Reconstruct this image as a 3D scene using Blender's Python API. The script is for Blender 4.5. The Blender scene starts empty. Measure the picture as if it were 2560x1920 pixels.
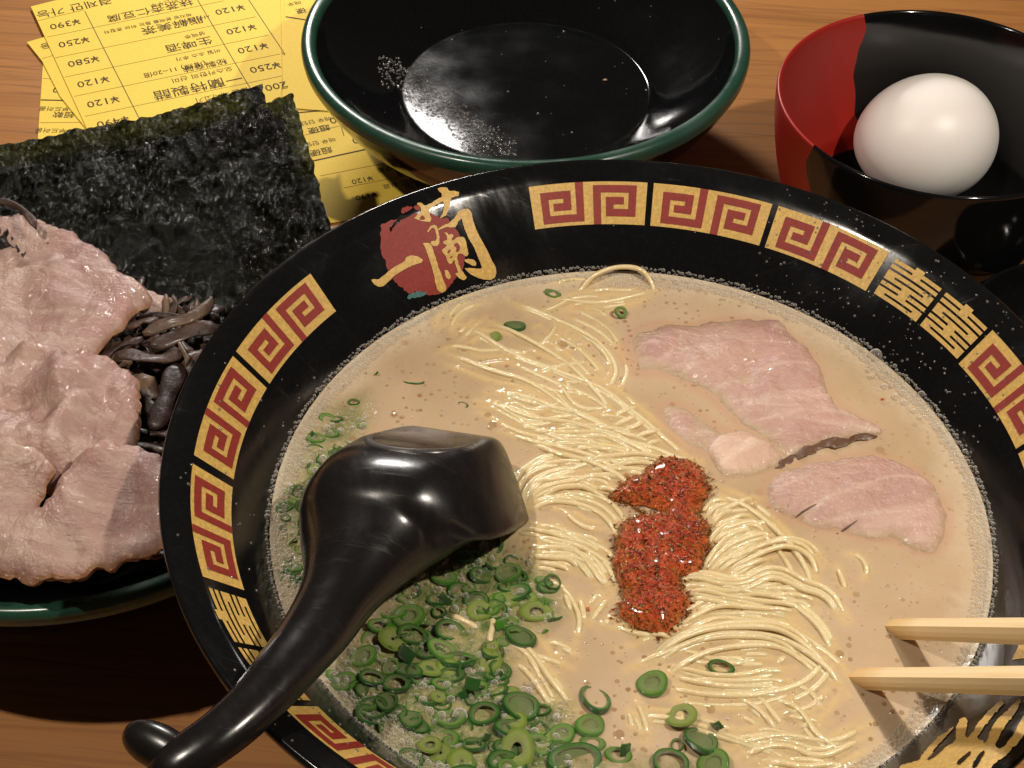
import bpy, math, random
import numpy as np
from mathutils import Vector, Matrix, noise as mnoise
from mathutils.geometry import delaunay_2d_cdt
random.seed(7); rng = np.random.default_rng(11)
CROLL = -34
S = 0.105                      # metres per working unit: the radius of the ramen bowl's rim
sc = bpy.context.scene; COL = sc.collection

# ------------------------------------------------------------------ camera
CY, CZ, YAW, PIT, ROL, FPX = 2.24235, 2.41179, 0.117367, 0.784071, 0.012606, 3850.0
CAMP = np.array([0, -CY, CZ])
def rotm(a, ax):
    return np.array(Matrix.Rotation(a, 3, ax))
RM = rotm(YAW, 'Z') @ rotm(PIT, 'X') @ rotm(ROL, 'Z')
cam = bpy.data.objects.new('camera', bpy.data.cameras.new('camera')); COL.objects.link(cam)
cam.data.sensor_fit = 'HORIZONTAL'; cam.data.sensor_width = 36; cam.data.lens = 36*FPX/2560
cam.data.clip_start = 0.01; cam.data.clip_end = 50
m4 = Matrix([list(RM[0])+[0], list(RM[1])+[-CY*S], list(RM[2])+[CZ*S], [0, 0, 0, 1]])
cam.matrix_world = m4
sc.camera = cam

# ------------------------------------------------------------------ light
sc.view_settings.view_transform = 'Standard'; sc.view_settings.look = 'None'
sc.view_settings.exposure = 0.0; sc.view_settings.gamma = 1
sc.cycles.use_denoising = True
sc.cycles.max_bounces = 8; sc.cycles.transparent_max_bounces = 12
sc.cycles.sample_clamp_indirect = 4
w = bpy.data.worlds.new('World'); sc.world = w; w.use_nodes = True
w.node_tree.nodes['Background'].inputs[0].default_value = (1.0, 0.80, 0.62, 1)
w.node_tree.nodes['Background'].inputs[1].default_value = 0.032
def lamp(name, loc, target, size, power, color, shape='DISK', size_y=None):
    l = bpy.data.lights.new(name, 'AREA'); l.shape = shape; l.size = size*S; l.energy = power; l.color = color
    if size_y: l.size_y = size_y*S
    o = bpy.data.objects.new(name, l); COL.objects.link(o)
    o.location = Vector(loc)*S
    o.rotation_euler = (Vector(target)-Vector(loc)).to_track_quat('-Z', 'Y').to_euler()
    return o
lamp('booth_lamp', (-2.3, -.7, 4.0), (0, 1.6, -.6), .15, 1.35, (1, .90, .77))
lamp('booth_lamp', (2.4, -.5, 4.0), (.2, 1.6, -.6), .15, 2.15, (1, .90, .77))
_l = lamp('counter_light', (-1.95, 5.6, 2.20), (-.85, 1.6, -.4), 1.35, 2.0, (1, .95, .90), 'RECTANGLE', .34)
_l.rotation_euler.rotate_axis('Z', math.radians(CROLL))

# ------------------------------------------------------------------ helpers
def rays(P):
    P = np.asarray(P, float)
    d = np.stack([(P[:, 0]-1280)/FPX, -(P[:, 1]-960)/FPX, -np.ones(len(P))], 1)
    return d @ RM.T
def PP(P, z):
    d = rays(P); t = (np.asarray(z)-CZ)/d[:, 2]
    return CAMP + d*np.reshape(t, (-1, 1))
def P1(x, y, z): return PP([(x, y)], z)[0]
def zz(pts, ox, oy, s): return [(ox+p[0]*s, oy+p[1]*s) for p in pts]

def finish(o, label=None, cat=None, group=None, kind=None):
    if label: o['label'] = label
    if cat: o['category'] = cat
    if group: o['group'] = group
    if kind: o['kind'] = kind
    return o
def empty(name, loc, label, cat, group=None):
    o = bpy.data.objects.new(name, None); COL.objects.link(o); o.location = Vector(loc)*S
    o.empty_display_size = 0.01
    o['_loc'] = 0; del o['_loc']
    return finish(o, label, cat, group)
def mesh(name, V, F, mat, parent=None, smooth=True, attrs=None, origin=None):
    V = np.asarray(V, float)
    if parent is not None:
        org = np.zeros(3); p = parent
        while p is not None: org = org+np.array(p.location)/S; p = p.parent
    elif origin is not None: org = np.array(origin, float)
    else: org = np.array([(V[:, 0].min()+V[:, 0].max())/2, (V[:, 1].min()+V[:, 1].max())/2, V[:, 2].min()])
    me = bpy.data.meshes.new(name)
    if isinstance(F, np.ndarray):
        F = np.asarray(F, np.int32); n, k = F.shape
        me.vertices.add(len(V)); me.vertices.foreach_set('co', ((V-org)*S).ravel())
        me.loops.add(n*k); me.loops.foreach_set('vertex_index', F.ravel())
        me.polygons.add(n); me.polygons.foreach_set('loop_start', np.arange(n)*k)
        me.update(calc_edges=True)
    else:
        me.from_pydata(((V-org)*S).tolist(), [], F); me.update()
    me.validate()
    if smooth: me.polygons.foreach_set('use_smooth', [True]*len(me.polygons))
    for an, av in (attrs or {}).items():
        av = np.asarray(av, float)
        if av.ndim == 1:
            a = me.attributes.new(an, 'FLOAT', 'POINT'); a.data.foreach_set('value', av)
        else:
            a = me.attributes.new(an, 'FLOAT_COLOR', 'POINT'); a.data.foreach_set('color', np.c_[av, np.ones(len(av))].ravel())
    if mat: me.materials.append(mat)
    o = bpy.data.objects.new(name, me); COL.objects.link(o)
    if parent is not None: o.parent = parent
    else: o.location = Vector(org)*S
    return o
def copy_of(src, loc=None, parent=None):
    c = src.copy(); COL.objects.link(c)
    if parent is not None: c.parent = parent
    if loc is not None: c.location = Vector(loc)*S
    return c
def lathe(prof, center, n=192, closed=False, deform=None):
    prof = np.array(prof, float); k = len(prof)
    th = np.linspace(0, 2*math.pi, n, endpoint=False)
    V = np.zeros((n, k, 3))
    V[:, :, 0] = center[0]+np.cos(th)[:, None]*prof[None, :, 0]
    V[:, :, 1] = center[1]+np.sin(th)[:, None]*prof[None, :, 0]
    V[:, :, 2] = center[2]+prof[None, :, 1]
    i = np.arange(n)[:, None]; j = np.arange(k if closed else k-1)[None, :]
    a = i*k+j; b = ((i+1) % n)*k+j; c = ((i+1) % n)*k+(j+1) % k; d = i*k+(j+1) % k
    F = np.stack([a+0*b, b, c, d], -1).reshape(-1, 4)
    return V.reshape(-1, 3), F
def smooth_prof(pts, it=2):
    p = np.array(pts, float)
    for _ in range(it):
        q = [p[0]]
        for a, b in zip(p[:-1], p[1:]): q += [a*.75+b*.25, a*.25+b*.75]
        q.append(p[-1]); p = np.array(q)
    return p
def catmull(P, n, closed=False):
    P = np.array(P, float); m = len(P)
    if closed: Q = np.vstack([P[-1], P, P[0], P[1]]); segs = m
    else: Q = np.vstack([2*P[0]-P[1], P, 2*P[-1]-P[-2]]); segs = m-1
    out = []
    per = max(2, int(math.ceil(n/segs)))
    for i in range(segs):
        p0, p1, p2, p3 = Q[i:i+4]
        t = np.linspace(0, 1, per, endpoint=False)[:, None]
        out.append(.5*((2*p1)+(-p0+p2)*t+(2*p0-5*p1+4*p2-p3)*t*t+(-p0+3*p1-3*p2+p3)*t**3))
    out = np.vstack(out)
    if not closed: out = np.vstack([out, P[-1]])
    return out
def resample(C, step, closed=False):
    C = np.asarray(C, float)
    if closed: C = np.vstack([C, C[0]])
    s = np.r_[0, np.cumsum(np.linalg.norm(np.diff(C, axis=0), axis=1))]
    n = max(3, int(round(s[-1]/step)))
    t = np.linspace(0, s[-1], n+(0 if closed else 1), endpoint=not closed)
    return np.stack([np.interp(t, s, C[:, k]) for k in range(C.shape[1])], 1)
def inside(Q, poly):
    x, y = Q[:, 0], Q[:, 1]; r = np.zeros(len(Q), bool); n = len(poly); j = n-1
    for i in range(n):
        xi, yi = poly[i]; xj, yj = poly[j]
        c = ((yi > y) != (yj > y)) & (x < (xj-xi)*(y-yi)/((yj-yi)+1e-15)+xi)
        r ^= c; j = i
    return r
def seg_dist(Q, poly, closed=True):
    d = np.full(len(Q), 1e9); n = len(poly)
    for i in range(n if closed else n-1):
        a = poly[i]; b = poly[(i+1) % n]; ab = b-a
        t = np.clip(((Q-a)@ab)/(ab@ab+1e-15), 0, 1)
        d = np.minimum(d, np.linalg.norm(Q-(a+t[:, None]*ab), axis=1))
    return d
def tri_poly(poly, step):
    """triangulate a closed 2D outline with inner points; returns pts, tris, n_boundary"""
    poly = np.asarray(poly, float)
    lo, hi = poly.min(0), poly.max(0)
    gx, gy = np.meshgrid(np.arange(lo[0], hi[0], step), np.arange(lo[1], hi[1], step*.87))
    gx = gx+(np.arange(gx.shape[0]) % 2)[:, None]*step*.5
    Q = np.stack([gx.ravel(), gy.ravel()], 1)
    Q = Q[inside(Q, poly)]
    if len(Q): Q = Q[seg_dist(Q, poly) > step*.45]
    A = np.vstack([poly, Q]) if len(Q) else poly
    n = len(poly)
    r = delaunay_2d_cdt([Vector(a) for a in A], [(i, (i+1) % n) for i in range(n)], [], 1, 1e-9)
    V = np.array([tuple(v) for v in r[0]])
    T = [tuple(f) for f in r[2]]
    T = np.array([t for t in T if len(t) == 3])
    c = V[T].mean(1); T = T[inside(c, poly)]
    return V, T
def fbm(Q, sc_, seed=0, octv=3):
    return np.array([mnoise.fractal(Vector((q[0]*sc_+seed*7.1, q[1]*sc_-seed*3.3, seed*1.7)), 1.0, 2.0, octv) for q in Q])

# ------------------------------------------------------------------ materials
def newmat(name):
    m = bpy.data.materials.new(name); m.use_nodes = True
    nt = m.node_tree; b = nt.nodes['Principled BSDF']
    return m, nt, b
class NB:
    def __init__(s, nt): s.nt = nt
    def n(s, t, **k):
        x = s.nt.nodes.new(t)
        for a, v in k.items():
            if a.startswith('i_'):
                key = a[2:]; key = int(key) if key.isdigit() else key.replace('_', ' ')
                sock = x.inputs[key]
                if isinstance(v, bpy.types.NodeSocket): s.nt.links.new(v, sock)
                else: sock.default_value = v
            else: setattr(x, a, v)
        return x
    def l(s, a, b): s.nt.links.new(a, b)
    def coord(s, scale=(1, 1, 1), rot=(0, 0, 0), kind='Object'):
        c = s.n('ShaderNodeTexCoord'); mp = s.n('ShaderNodeMapping')
        mp.inputs['Scale'].default_value = [v/S for v in scale] if kind == 'Object' else scale
        mp.inputs['Rotation'].default_value = rot
        s.l(c.outputs[kind], mp.inputs['Vector']); return mp.outputs[0]
    def noise(s, vec, scale, detail=3, rough=.5, dist=0):
        x = s.n('ShaderNodeTexNoise'); x.inputs['Scale'].default_value = scale; x.inputs['Detail'].default_value = detail
        x.inputs['Roughness'].default_value = rough; x.inputs['Distortion'].default_value = dist
        if vec: s.l(vec, x.inputs['Vector'])
        return x.outputs[0]
    def ramp(s, fac, stops, interp='LINEAR'):
        x = s.n('ShaderNodeValToRGB'); x.color_ramp.interpolation = interp
        e = x.color_ramp.elements
        while len(e) < len(stops): e.new(.5)
        for el, (p, c) in zip(e, stops):
            el.position = p; el.color = tuple(c)+(1,) if hasattr(c, '__len__') else (c, c, c, 1)
        s.l(fac, x.inputs[0]); return x.outputs[0]
    def mix(s, fac, a, b, mode='MIX'):
        x = s.n('ShaderNodeMix', data_type='RGBA', blend_type=mode)
        for v, i in ((fac, 0), (a, 6), (b, 7)):
            if isinstance(v, bpy.types.NodeSocket): s.l(v, x.inputs[i])
            elif i == 0: x.inputs[i].default_value = v
            else: x.inputs[i].default_value = tuple(v)+(1,)
        return x.outputs[2]
    def math(s, op, a, b=0.0, c=None, clamp=False):
        x = s.n('ShaderNodeMath', operation=op); x.use_clamp = clamp
        for v, i in ((a, 0), (b, 1), (c, 2)):
            if v is None: continue
            if isinstance(v, bpy.types.NodeSocket): s.l(v, x.inputs[i])
            else: x.inputs[i].default_value = v
        return x.outputs[0]
    def bump(s, h, strength, dist, normal=None):
        x = s.n('ShaderNodeBump'); x.inputs['Strength'].default_value = strength; x.inputs['Distance'].default_value = dist*S
        s.l(h, x.inputs['Height'])
        if normal: s.l(normal, x.inputs['Normal'])
        return x.outputs[0]
    def attr(s, name):
        x = s.n('ShaderNodeAttribute', attribute_name=name); return x
def setp(b, **k):
    for a, v in k.items(): b.inputs[a.replace('_', ' ')].default_value = v

def lacquer(name, col, rough=.18, specks=.0, film=False):
    m, nt, b = newmat(name); N = NB(nt)
    v = N.coord()
    n1 = N.noise(v, 6, 4); n2 = N.noise(v, 90, 3)
    N.l(N.ramp(n1, [(.35, rough*.7), (.7, rough*1.6)]), b.inputs['Roughness'])
    c = N.mix(N.ramp(n2, [(.45, 0.0), (.8, .35)]), col, tuple(min(1, x*1.6+.003) for x in col))
    if specks:
        vo = N.n('ShaderNodeTexVoronoi'); vo.inputs['Scale'].default_value = 38; N.l(v, vo.inputs['Vector'])
        sel = N.math('MULTIPLY', N.math('LESS_THAN', vo.outputs['Distance'], .06), N.math('GREATER_THAN', N.n('ShaderNodeSeparateColor', i_0=vo.outputs['Color']).outputs[0], .86))
        c = N.mix(N.math('MULTIPLY', sel, specks), c, (.5, .48, .45))
    N.l(c, b.inputs['Base Color'])
    nn = N.bump(n2, .05, .002)
    N.l(N.bump(n1, .06, .006, nn), b.inputs['Normal'])
    return m
M_black = lacquer('black_lacquer', (.0045, .0045, .005), .10, .5)
M_blackdish = lacquer('black_dish_glaze', (.003, .003, .0035), .09, .5)
M_green = lacquer('green_rim_lacquer', (.014, .050, .032), .30)
M_spoon = lacquer('black_spoon_plastic', (.0075, .0065, .007), .20)
M_foot = lacquer('wet_sheen_ladle_foot', (.05, .045, .042), .38)  # lighter grey base colour paints in the wet sheen of the foot
def smear(m, lo, hi, sc_=3.0):
    nt = m.node_tree; N = NB(nt); b = nt.nodes['Principled BSDF']
    a = N.noise(N.coord(), sc_, 5, .65, 1.5); c = N.noise(N.coord((1, 9, 1), (0, 0, .8)), 6, 4, .7)
    r = N.math('ADD', N.ramp(a, [(.42, lo), (.66, hi)]), N.ramp(c, [(.60, 0.0), (.72, .16)]))
    for l in list(b.inputs['Roughness'].links): nt.links.remove(l)
    N.l(r, b.inputs['Roughness'])
smear(M_spoon, .20, .36); smear(M_black, .08, .24, 2.2)
def print_mat(name, col, rough=.4, metal=0.0, fleck=.12):
    m, nt, b = newmat(name); N = NB(nt); v = N.coord()
    n = N.noise(v, 130, 3); n0 = N.noise(v, 7, 3)
    c = N.mix(N.ramp(n, [(.4, 0), (.75, 1.0)]), tuple(x*(1-fleck*2) for x in col), tuple(x*(1+fleck) for x in col))
    c = N.mix(N.ramp(n0, [(.3, 0), (.8, .3)]), c, tuple(x*.7 for x in col))
    N.l(c, b.inputs['Base Color']); setp(b, Roughness=rough, Metallic=metal)
    N.l(N.bump(n, .12, .002), b.inputs['Normal'])
    return m
M_gold = print_mat('gold_print', (.62, .39, .10), .5, .0)
M_redprint = print_mat('red_print', (.25, .018, .010), .6)
M_teal = print_mat('teal_print', (.07, .17, .17), .4)

def wood_mat():
    m, nt, b = newmat('warm_wood_laminate'); N = NB(nt)
    rot = (0, 0, math.radians(-WOODROT))
    v = N.coord((1, 1, 1), rot)
    vs = N.coord((.35, 5, 1), rot); vf = N.coord((1.2, 60, 1), rot); vl = N.coord((.9, 14, 1), rot)
    n1 = N.noise(vs, 1.2, 5, .55, .6); n2 = N.noise(vf, 1.5, 4, .6); n3 = N.noise(vl, 1.3, 3, .6, .4)
    c = N.ramp(n1, [(.3, (.34, .142, .040)), (.55, (.44, .190, .054)), (.75, (.38, .155, .044))])
    dark = N.ramp(n3, [(.30, 1.0), (.40, 0.0)])
    c = N.mix(N.math('MULTIPLY', dark, .4), c, (.24, .09, .027))
    fine = N.ramp(n2, [(.30, 1.0), (.47, 0.0)])
    c = N.mix(N.math('MULTIPLY', fine, .6), c, (.18, .065, .018))
    wv = N.n('ShaderNodeTexWave', wave_type='BANDS', bands_direction='Y'); N.l(N.coord((.25, 1, 1), rot), wv.inputs['Vector'])
    wv.inputs['Scale'].default_value = 4.2; wv.inputs['Distortion'].default_value = 5; wv.inputs['Detail'].default_value = 3; wv.inputs['Detail Scale'].default_value = .8
    c = N.mix(N.math('MULTIPLY', N.ramp(wv.outputs[1], [(.0, 1.0), (.13, 0.0)]), .3), c, (.22, .08, .025))
    N.l(c, b.inputs['Base Color'])
    N.l(N.ramp(n2, [(.3, .5), (.7, .36)]), b.inputs['Roughness'])
    N.l(N.bump(n2, .12, .004), b.inputs['Normal'])
    return m

def soup_mat():
    m, nt, b = newmat('pork_bone_broth'); N = NB(nt); v = N.coord()
    a = N.n('ShaderNodeSeparateColor', i_0=N.attr('tint').outputs['Color'])
    big = N.noise(v, 4, 4, .55)
    c = N.mix(N.ramp(big, [(.35, 0.0), (.7, 1.0)]), (.42, .300, .180), (.50, .368, .238))
    cl = N.noise(v, 1.8, 4, .6, .8); c = N.mix(N.ramp(cl, [(.42, 0.0), (.62, .55)]), c, (.58, .43, .29))
    fine = N.noise(v, 90, 4, .6)
    c = N.mix(N.ramp(fine, [(.4, 0), (.7, .35)]), c, (.50, .34, .19))
    rad = N.n('ShaderNodeVectorMath', operation='LENGTH'); xy = N.n('ShaderNodeVectorMath', operation='MULTIPLY'); N.l(N.coord(), xy.inputs[0]); xy.inputs[1].default_value = (1, 1, 0); N.l(xy.outputs[0], rad.inputs[0])
    fr = N.math('ADD', rad.outputs['Value'], N.math('MULTIPLY', N.math('SUBTRACT', N.noise(v, 7, 4, .6), .5), .16))
    c = N.mix(N.math('MULTIPLY', N.ramp(fr, [(.70, 0.0), (.80, 1.0)]), N.ramp(N.noise(v, 70, 3, .7), [(.35, .35), (.6, .9)])), c, (.60, .50, .37))
    c = N.mix(N.math('MULTIPLY', a.outputs[0], .6), c, (.68, .49, .21))      # noodle just below the surface
    c = N.mix(N.math('MULTIPLY', a.outputs[1], .8), c, (.50, .28, .19))       # meat
    fg = N.noise(v, 45, 4, .7)
    g = N.math('MULTIPLY', a.outputs[2], N.ramp(fg, [(.3, .45), (.6, 1.0)]))
    c = N.mix(g, c, N.ramp(N.noise(v, 20, 3), [(.35, (.07, .13, .03)), (.65, (.25, .25, .09))]))
    def dots(scale, rad, keep, seed):
        vo = N.n('ShaderNodeTexVoronoi'); vo.inputs['Scale'].default_value = scale
        mp = N.coord(); off = N.n('ShaderNodeVectorMath', operation='ADD'); N.l(mp, off.inputs[0]); off.inputs[1].default_value = (seed, seed*.7, 0)
        N.l(off.outputs[0], vo.inputs['Vector'])
        col = N.n('ShaderNodeSeparateColor', i_0=vo.outputs['Color'])
        r = N.math('MULTIPLY', col.outputs[1], rad)
        ins = N.math('SUBTRACT', r, vo.outputs['Distance'])
        sel = N.math('GREATER_THAN', col.outputs[0], keep)
        return N.math('MULTIPLY', N.math('MULTIPLY', ins, 14, clamp=True), sel)
    d1 = dots(24, .30, .45, 0); d2 = dots(60, .38, .35, 3.3); d3 = dots(11, .22, .8, 8.1)
    clus = N.ramp(N.noise(v, 3.2, 3), [(.40, .15), (.62, 1.0)])
    dd = N.math('MULTIPLY', N.math('MAXIMUM', N.math('MAXIMUM', d1, N.math('MULTIPLY', d2, .8)), d3), clus)
    c = N.mix(N.math('MULTIPLY', dd, .85), c, (.27, .14, .058))
    N.l(c, b.inputs['Base Color'])
    setp(b, Roughness=.13, Subsurface_Weight=.25, Subsurface_Scale=.004, IOR=1.36)
    b.inputs['Subsurface Radius'].default_value = (1, .6, .3)
    n1 = N.bump(dd, .5, .004)
    n2 = N.bump(N.noise(v, 38, 4, .6), .18, .008, n1)
    n3 = N.bump(N.math('MULTIPLY', a.outputs[2], N.noise(v, 75, 3, .6)), .7, .014, n2)
    N.l(n3, b.inputs['Normal'])
    return m

def noodle_mat():
    m, nt, b = newmat('ramen_noodle'); N = NB(nt); v = N.coord()
    n = N.noise(v, 9, 3); f = N.noise(v, 150, 3, .6)
    c = N.ramp(n, [(.3, (.66, .51, .27)), (.7, (.76, .63, .38))])
    N.l(c, b.inputs['Base Color'])
    N.l(N.ramp(f, [(.35, .18), (.7, .4)]), b.inputs['Roughness'])
    setp(b, Subsurface_Weight=.35, Subsurface_Scale=.0015, Coat_Weight=1.0, Coat_Roughness=.12, IOR=1.4)
    b.inputs['Subsurface Radius'].default_value = (1, .7, .35)
    N.l(N.bump(f, .3, .003), b.inputs['Normal'])
    N.l(N.bump(N.noise(v, 55, 2), .8, .008), b.inputs['Coat Normal'])
    return m

def meat_mat(name, base, fat, dark, veinrot=.6, wet=.5):
    m, nt, b = newmat(name); N = NB(nt); v = N.coord()
    vf = N.coord((2.0, 13, 2), (0, 0, veinrot)); vw = N.coord((1, 1.8, 1), (0, 0, veinrot+.5))
    n1 = N.noise(v, 3.0, 4, .6, .6); fib = N.noise(vf, 3.2, 5, .65, 1.6); vein = N.noise(vw, 1.5, 3, .5, 1.8); fine = N.noise(v, 70, 4, .7)
    big = N.noise(v, 1.6, 3, .5, .9); mid_ = N.noise(v, 8, 4, .6, .5)
    c = N.mix(N.ramp(n1, [(.32, 0.0), (.68, 1.0)]), base, tuple(x*.84 for x in base))
    c = N.mix(N.ramp(big, [(.46, 0.0), (.64, .75)]), c, (base[0]*.80, base[1]*.66, base[2]*.74))
    c = N.mix(N.ramp(big, [(.30, .6), (.44, 0.0)]), c, fat)
    c = N.mix(N.ramp(mid_, [(.52, 0.0), (.72, .35)]), c, (base[0]*.95, base[1]*.70, base[2]*.72))
    c = N.mix(N.ramp(fib, [(.32, .30), (.44, 0.0)]), c, dark)
    c = N.mix(N.ramp(vein, [(.470, 0.0), (.50, .55), (.53, 0.0)]), c, fat)
    c = N.mix(N.ramp(fine, [(.3, .22), (.45, 0.0)]), c, dark)
    e = N.attr('edge').outputs['Fac']
    c = N.mix(N.ramp(N.math('ADD', e, N.math('MULTIPLY', N.noise(v, 14, 3), .3)), [(.74, 0.0), (1.0, .75)]), c, (.36, .17, .07))
    wf = N.attr('wet').outputs['Fac']
    c = N.mix(N.ramp(N.math('MULTIPLY_ADD', N.math('SUBTRACT', N.noise(v, 12, 4, .6), .5), 1.3, wf), [(.25, 0.0), (.80, .95)]), c, (.46, .325, .20))
    N.l(c, b.inputs['Base Color'])
    N.l(N.ramp(mid_, [(.35, .30), (.65, .55)]), b.inputs['Roughness'])
    setp(b, Subsurface_Weight=.2, Subsurface_Scale=.002, Coat_Weight=wet, Coat_Roughness=.14)
    b.inputs['Subsurface Radius'].default_value = (1, .45, .3)
    h = N.math('ADD', N.math('MULTIPLY', fib, .6), N.math('MULTIPLY', fine, .25))
    nn = N.bump(h, .6, .012)
    N.l(N.bump(mid_, .6, .03, nn), b.inputs['Normal'])
    nc = N.bump(N.noise(v, 34, 3, .6), 1.0, .040, N.bump(mid_, .6, .03)); N.l(nc, b.inputs['Coat Normal'])
    return m

def scallion_mat(name, skin, inner, flesh):
    m, nt, b = newmat(name); N = NB(nt); v = N.coord()
    a = N.attr('rad').outputs['Fac']
    c = N.ramp(a, [(0.0, inner), (.45, flesh), (.62, flesh), (.86, skin)])
    fib = N.noise(N.coord((60, 60, 4)), 1.0, 3)
    c = N.mix(N.ramp(fib, [(.35, .5), (.6, 0)]), c, tuple(x*.55 for x in skin))
    oi = N.n('ShaderNodeObjectInfo').outputs['Random']
    c = N.mix(N.math('MULTIPLY', oi, .35), c, tuple(x*.6 for x in flesh))
    N.l(c, b.inputs['Base Color'])
    setp(b, Roughness=.22, Subsurface_Weight=.25, Subsurface_Scale=.001, Coat_Weight=1.0, Coat_Roughness=.14)
    b.inputs['Subsurface Radius'].default_value = (.5, 1, .3)
    nb_ = N.bump(N.noise(v, 50, 3), .8, .012); N.l(nb_, b.inputs['Normal']); N.l(nb_, b.inputs['Coat Normal'])
    return m

def bubble_mat():
    m, nt, b = newmat('foam_bubble_film'); N = NB(nt)
    lw = N.n('ShaderNodeLayerWeight'); lw.inputs['Blend'].default_value = .35
    tr = N.n('ShaderNodeBsdfTransparent'); tr.inputs[0].default_value = (.93, .92, .9, 1)
    setp(b, Roughness=.10, Base_Color=(.92, .86, .76, 1), Coat_Weight=1.0, Coat_Roughness=.14)
    fac = N.ramp(lw.outputs['Facing'], [(.0, .10), (.28, .22), (.48, .85), (.8, 1.0)])
    mx = N.n('ShaderNodeMixShader'); N.l(fac, mx.inputs[0]); N.l(tr.outputs[0], mx.inputs[1]); N.l(b.outputs[0], mx.inputs[2])
    N.l(mx.outputs[0], nt.nodes['Material Output'].inputs[0])
    return m
def droplet_mat():
    m, nt, b = newmat('clear_droplet'); setp(b, Roughness=.12, Base_Color=(.16, .15, .145, 1), Coat_Weight=1.0, Coat_Roughness=.14, Alpha=.6)
    return m

def nori_mat():
    m, nt, b = newmat('dried_seaweed'); N = NB(nt); v = N.coord()
    vd = N.coord((1, 1.9, 1), (0, 0, .6))
    n1 = N.noise(vd, 7, 5, .62, 1.2); n2 = N.noise(v, 42, 5, .72, .5); n3 = N.noise(v, 3.0, 3); n4 = N.noise(vd, 19, 4, .65, .8)
    th = N.attr('thin').outputs['Fac']
    c = N.ramp(n2, [(.35, (.002, .003, .002)), (.55, (.007, .009, .004)), (.75, (.03, .034, .012))])
    c2 = N.ramp(n2, [(.3, (.022, .028, .004)), (.55, (.10, .105, .010)), (.75, (.20, .19, .025))])  # olive top strip: light through the sheet, put into the colour
    c = N.mix(N.math('MULTIPLY', th, N.ramp(n3, [(.3, .6), (.6, 1.0)])), c, c2)
    N.l(c, b.inputs['Base Color'])
    N.l(N.ramp(n3, [(.40, .30), (.60, .17)]), b.inputs['Roughness'])
    setp(b, Specular_IOR_Level=.8)
    h = N.math('ADD', N.math('MULTIPLY', n1, .8), N.math('MULTIPLY', n4, .8))
    nn = N.bump(h, 1.0, .17)
    N.l(N.bump(n2, 1.0, .034, nn), b.inputs['Normal'])
    return m
def simple(name, col, rough=.5, **k):
    m, nt, b = newmat(name); N = NB(nt); v = N.coord()
    n = N.noise(v, 14, 4); f = N.noise(v, 120, 3)
    c = N.mix(N.ramp(n, [(.3, 0.0), (.7, 1.0)]), tuple(x*.88 for x in col), col)
    N.l(c, b.inputs['Base Color']); setp(b, Roughness=rough, **k)
    N.l(N.bump(f, .1, .002), b.inputs['Normal'])
    return m
def kiku_mat():
    m, nt, b = newmat('wood_ear_mushroom'); N = NB(nt); v = N.coord()
    oi = N.n('ShaderNodeObjectInfo').outputs['Random']
    c = N.ramp(oi, [(.0, (.035, .015, .011)), (.5, (.085, .045, .030)), (1.0, (.20, .13, .085))])
    n = N.noise(v, 22, 4)
    c = N.mix(N.ramp(n, [(.35, .6), (.65, 0)]), c, (.012, .006, .005))
    N.l(c, b.inputs['Base Color']); setp(b, Roughness=.5, Specular_IOR_Level=.35, Coat_Weight=.12, Coat_Roughness=.18, Subsurface_Weight=.1, Subsurface_Scale=.001)
    N.l(N.bump(n, .5, .02), b.inputs['Normal']); return m
def chili_mat(name, bright):
    m, nt, b = newmat(name); N = NB(nt); v = N.coord()
    g = N.n('ShaderNodeNewGeometry').outputs['Random Per Island']
    if bright:
        c = N.ramp(g, [(.0, (.26, .014, .004)), (.3, (.50, .040, .008)), (.6, (.70, .095, .012)), (.85, (.85, .24, .02)), (1.0, (.90, .50, .08))])
    else:
        c = N.ramp(N.noise(v, 40, 4, .7), [(.3, (.34, .020, .006)), (.55, (.55, .06, .010)), (.75, (.70, .16, .02))])
    e = N.attr('edge').outputs['Fac']
    c = N.mix(N.ramp(e, [(.35, 0.0), (1.0, .75)]), c, (.78, .17, .015))
    N.l(c, b.inputs['Base Color']); setp(b, Roughness=.25, Coat_Weight=1.0, Coat_Roughness=.15, Subsurface_Weight=.5, Subsurface_Scale=.0015)
    N.l(N.bump(N.noise(v, 110, 4, .7), .8, .012), b.inputs['Normal'])
    return m

TZ = -0.79                     # table top
# wood grain direction from two points of the photograph's grain
_a, _b = P1(48, 1700, TZ), P1(253, 1662, TZ)
WOODROT = math.degrees(math.atan2(_b[1]-_a[1], _b[0]-_a[0]))

# ------------------------------------------------------------------ table
def build_table():
    x0, x1, y0, y1 = -7, 7, -3.2, 6.2
    V = [(x0, y0, TZ), (x1, y0, TZ), (x1, y1, TZ), (x0, y1, TZ), (x0, y0, TZ-.3), (x1, y0, TZ-.3), (x1, y1, TZ-.3), (x0, y1, TZ-.3)]
    F = [(0, 1, 2, 3), (7, 6, 5, 4), (0, 4, 5, 1), (1, 5, 6, 2), (2, 6, 7, 3), (3, 7, 4, 0)]
    o = mesh('table', V, F, wood_mat(), smooth=False); finish(o, kind='structure')
build_table()

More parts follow.
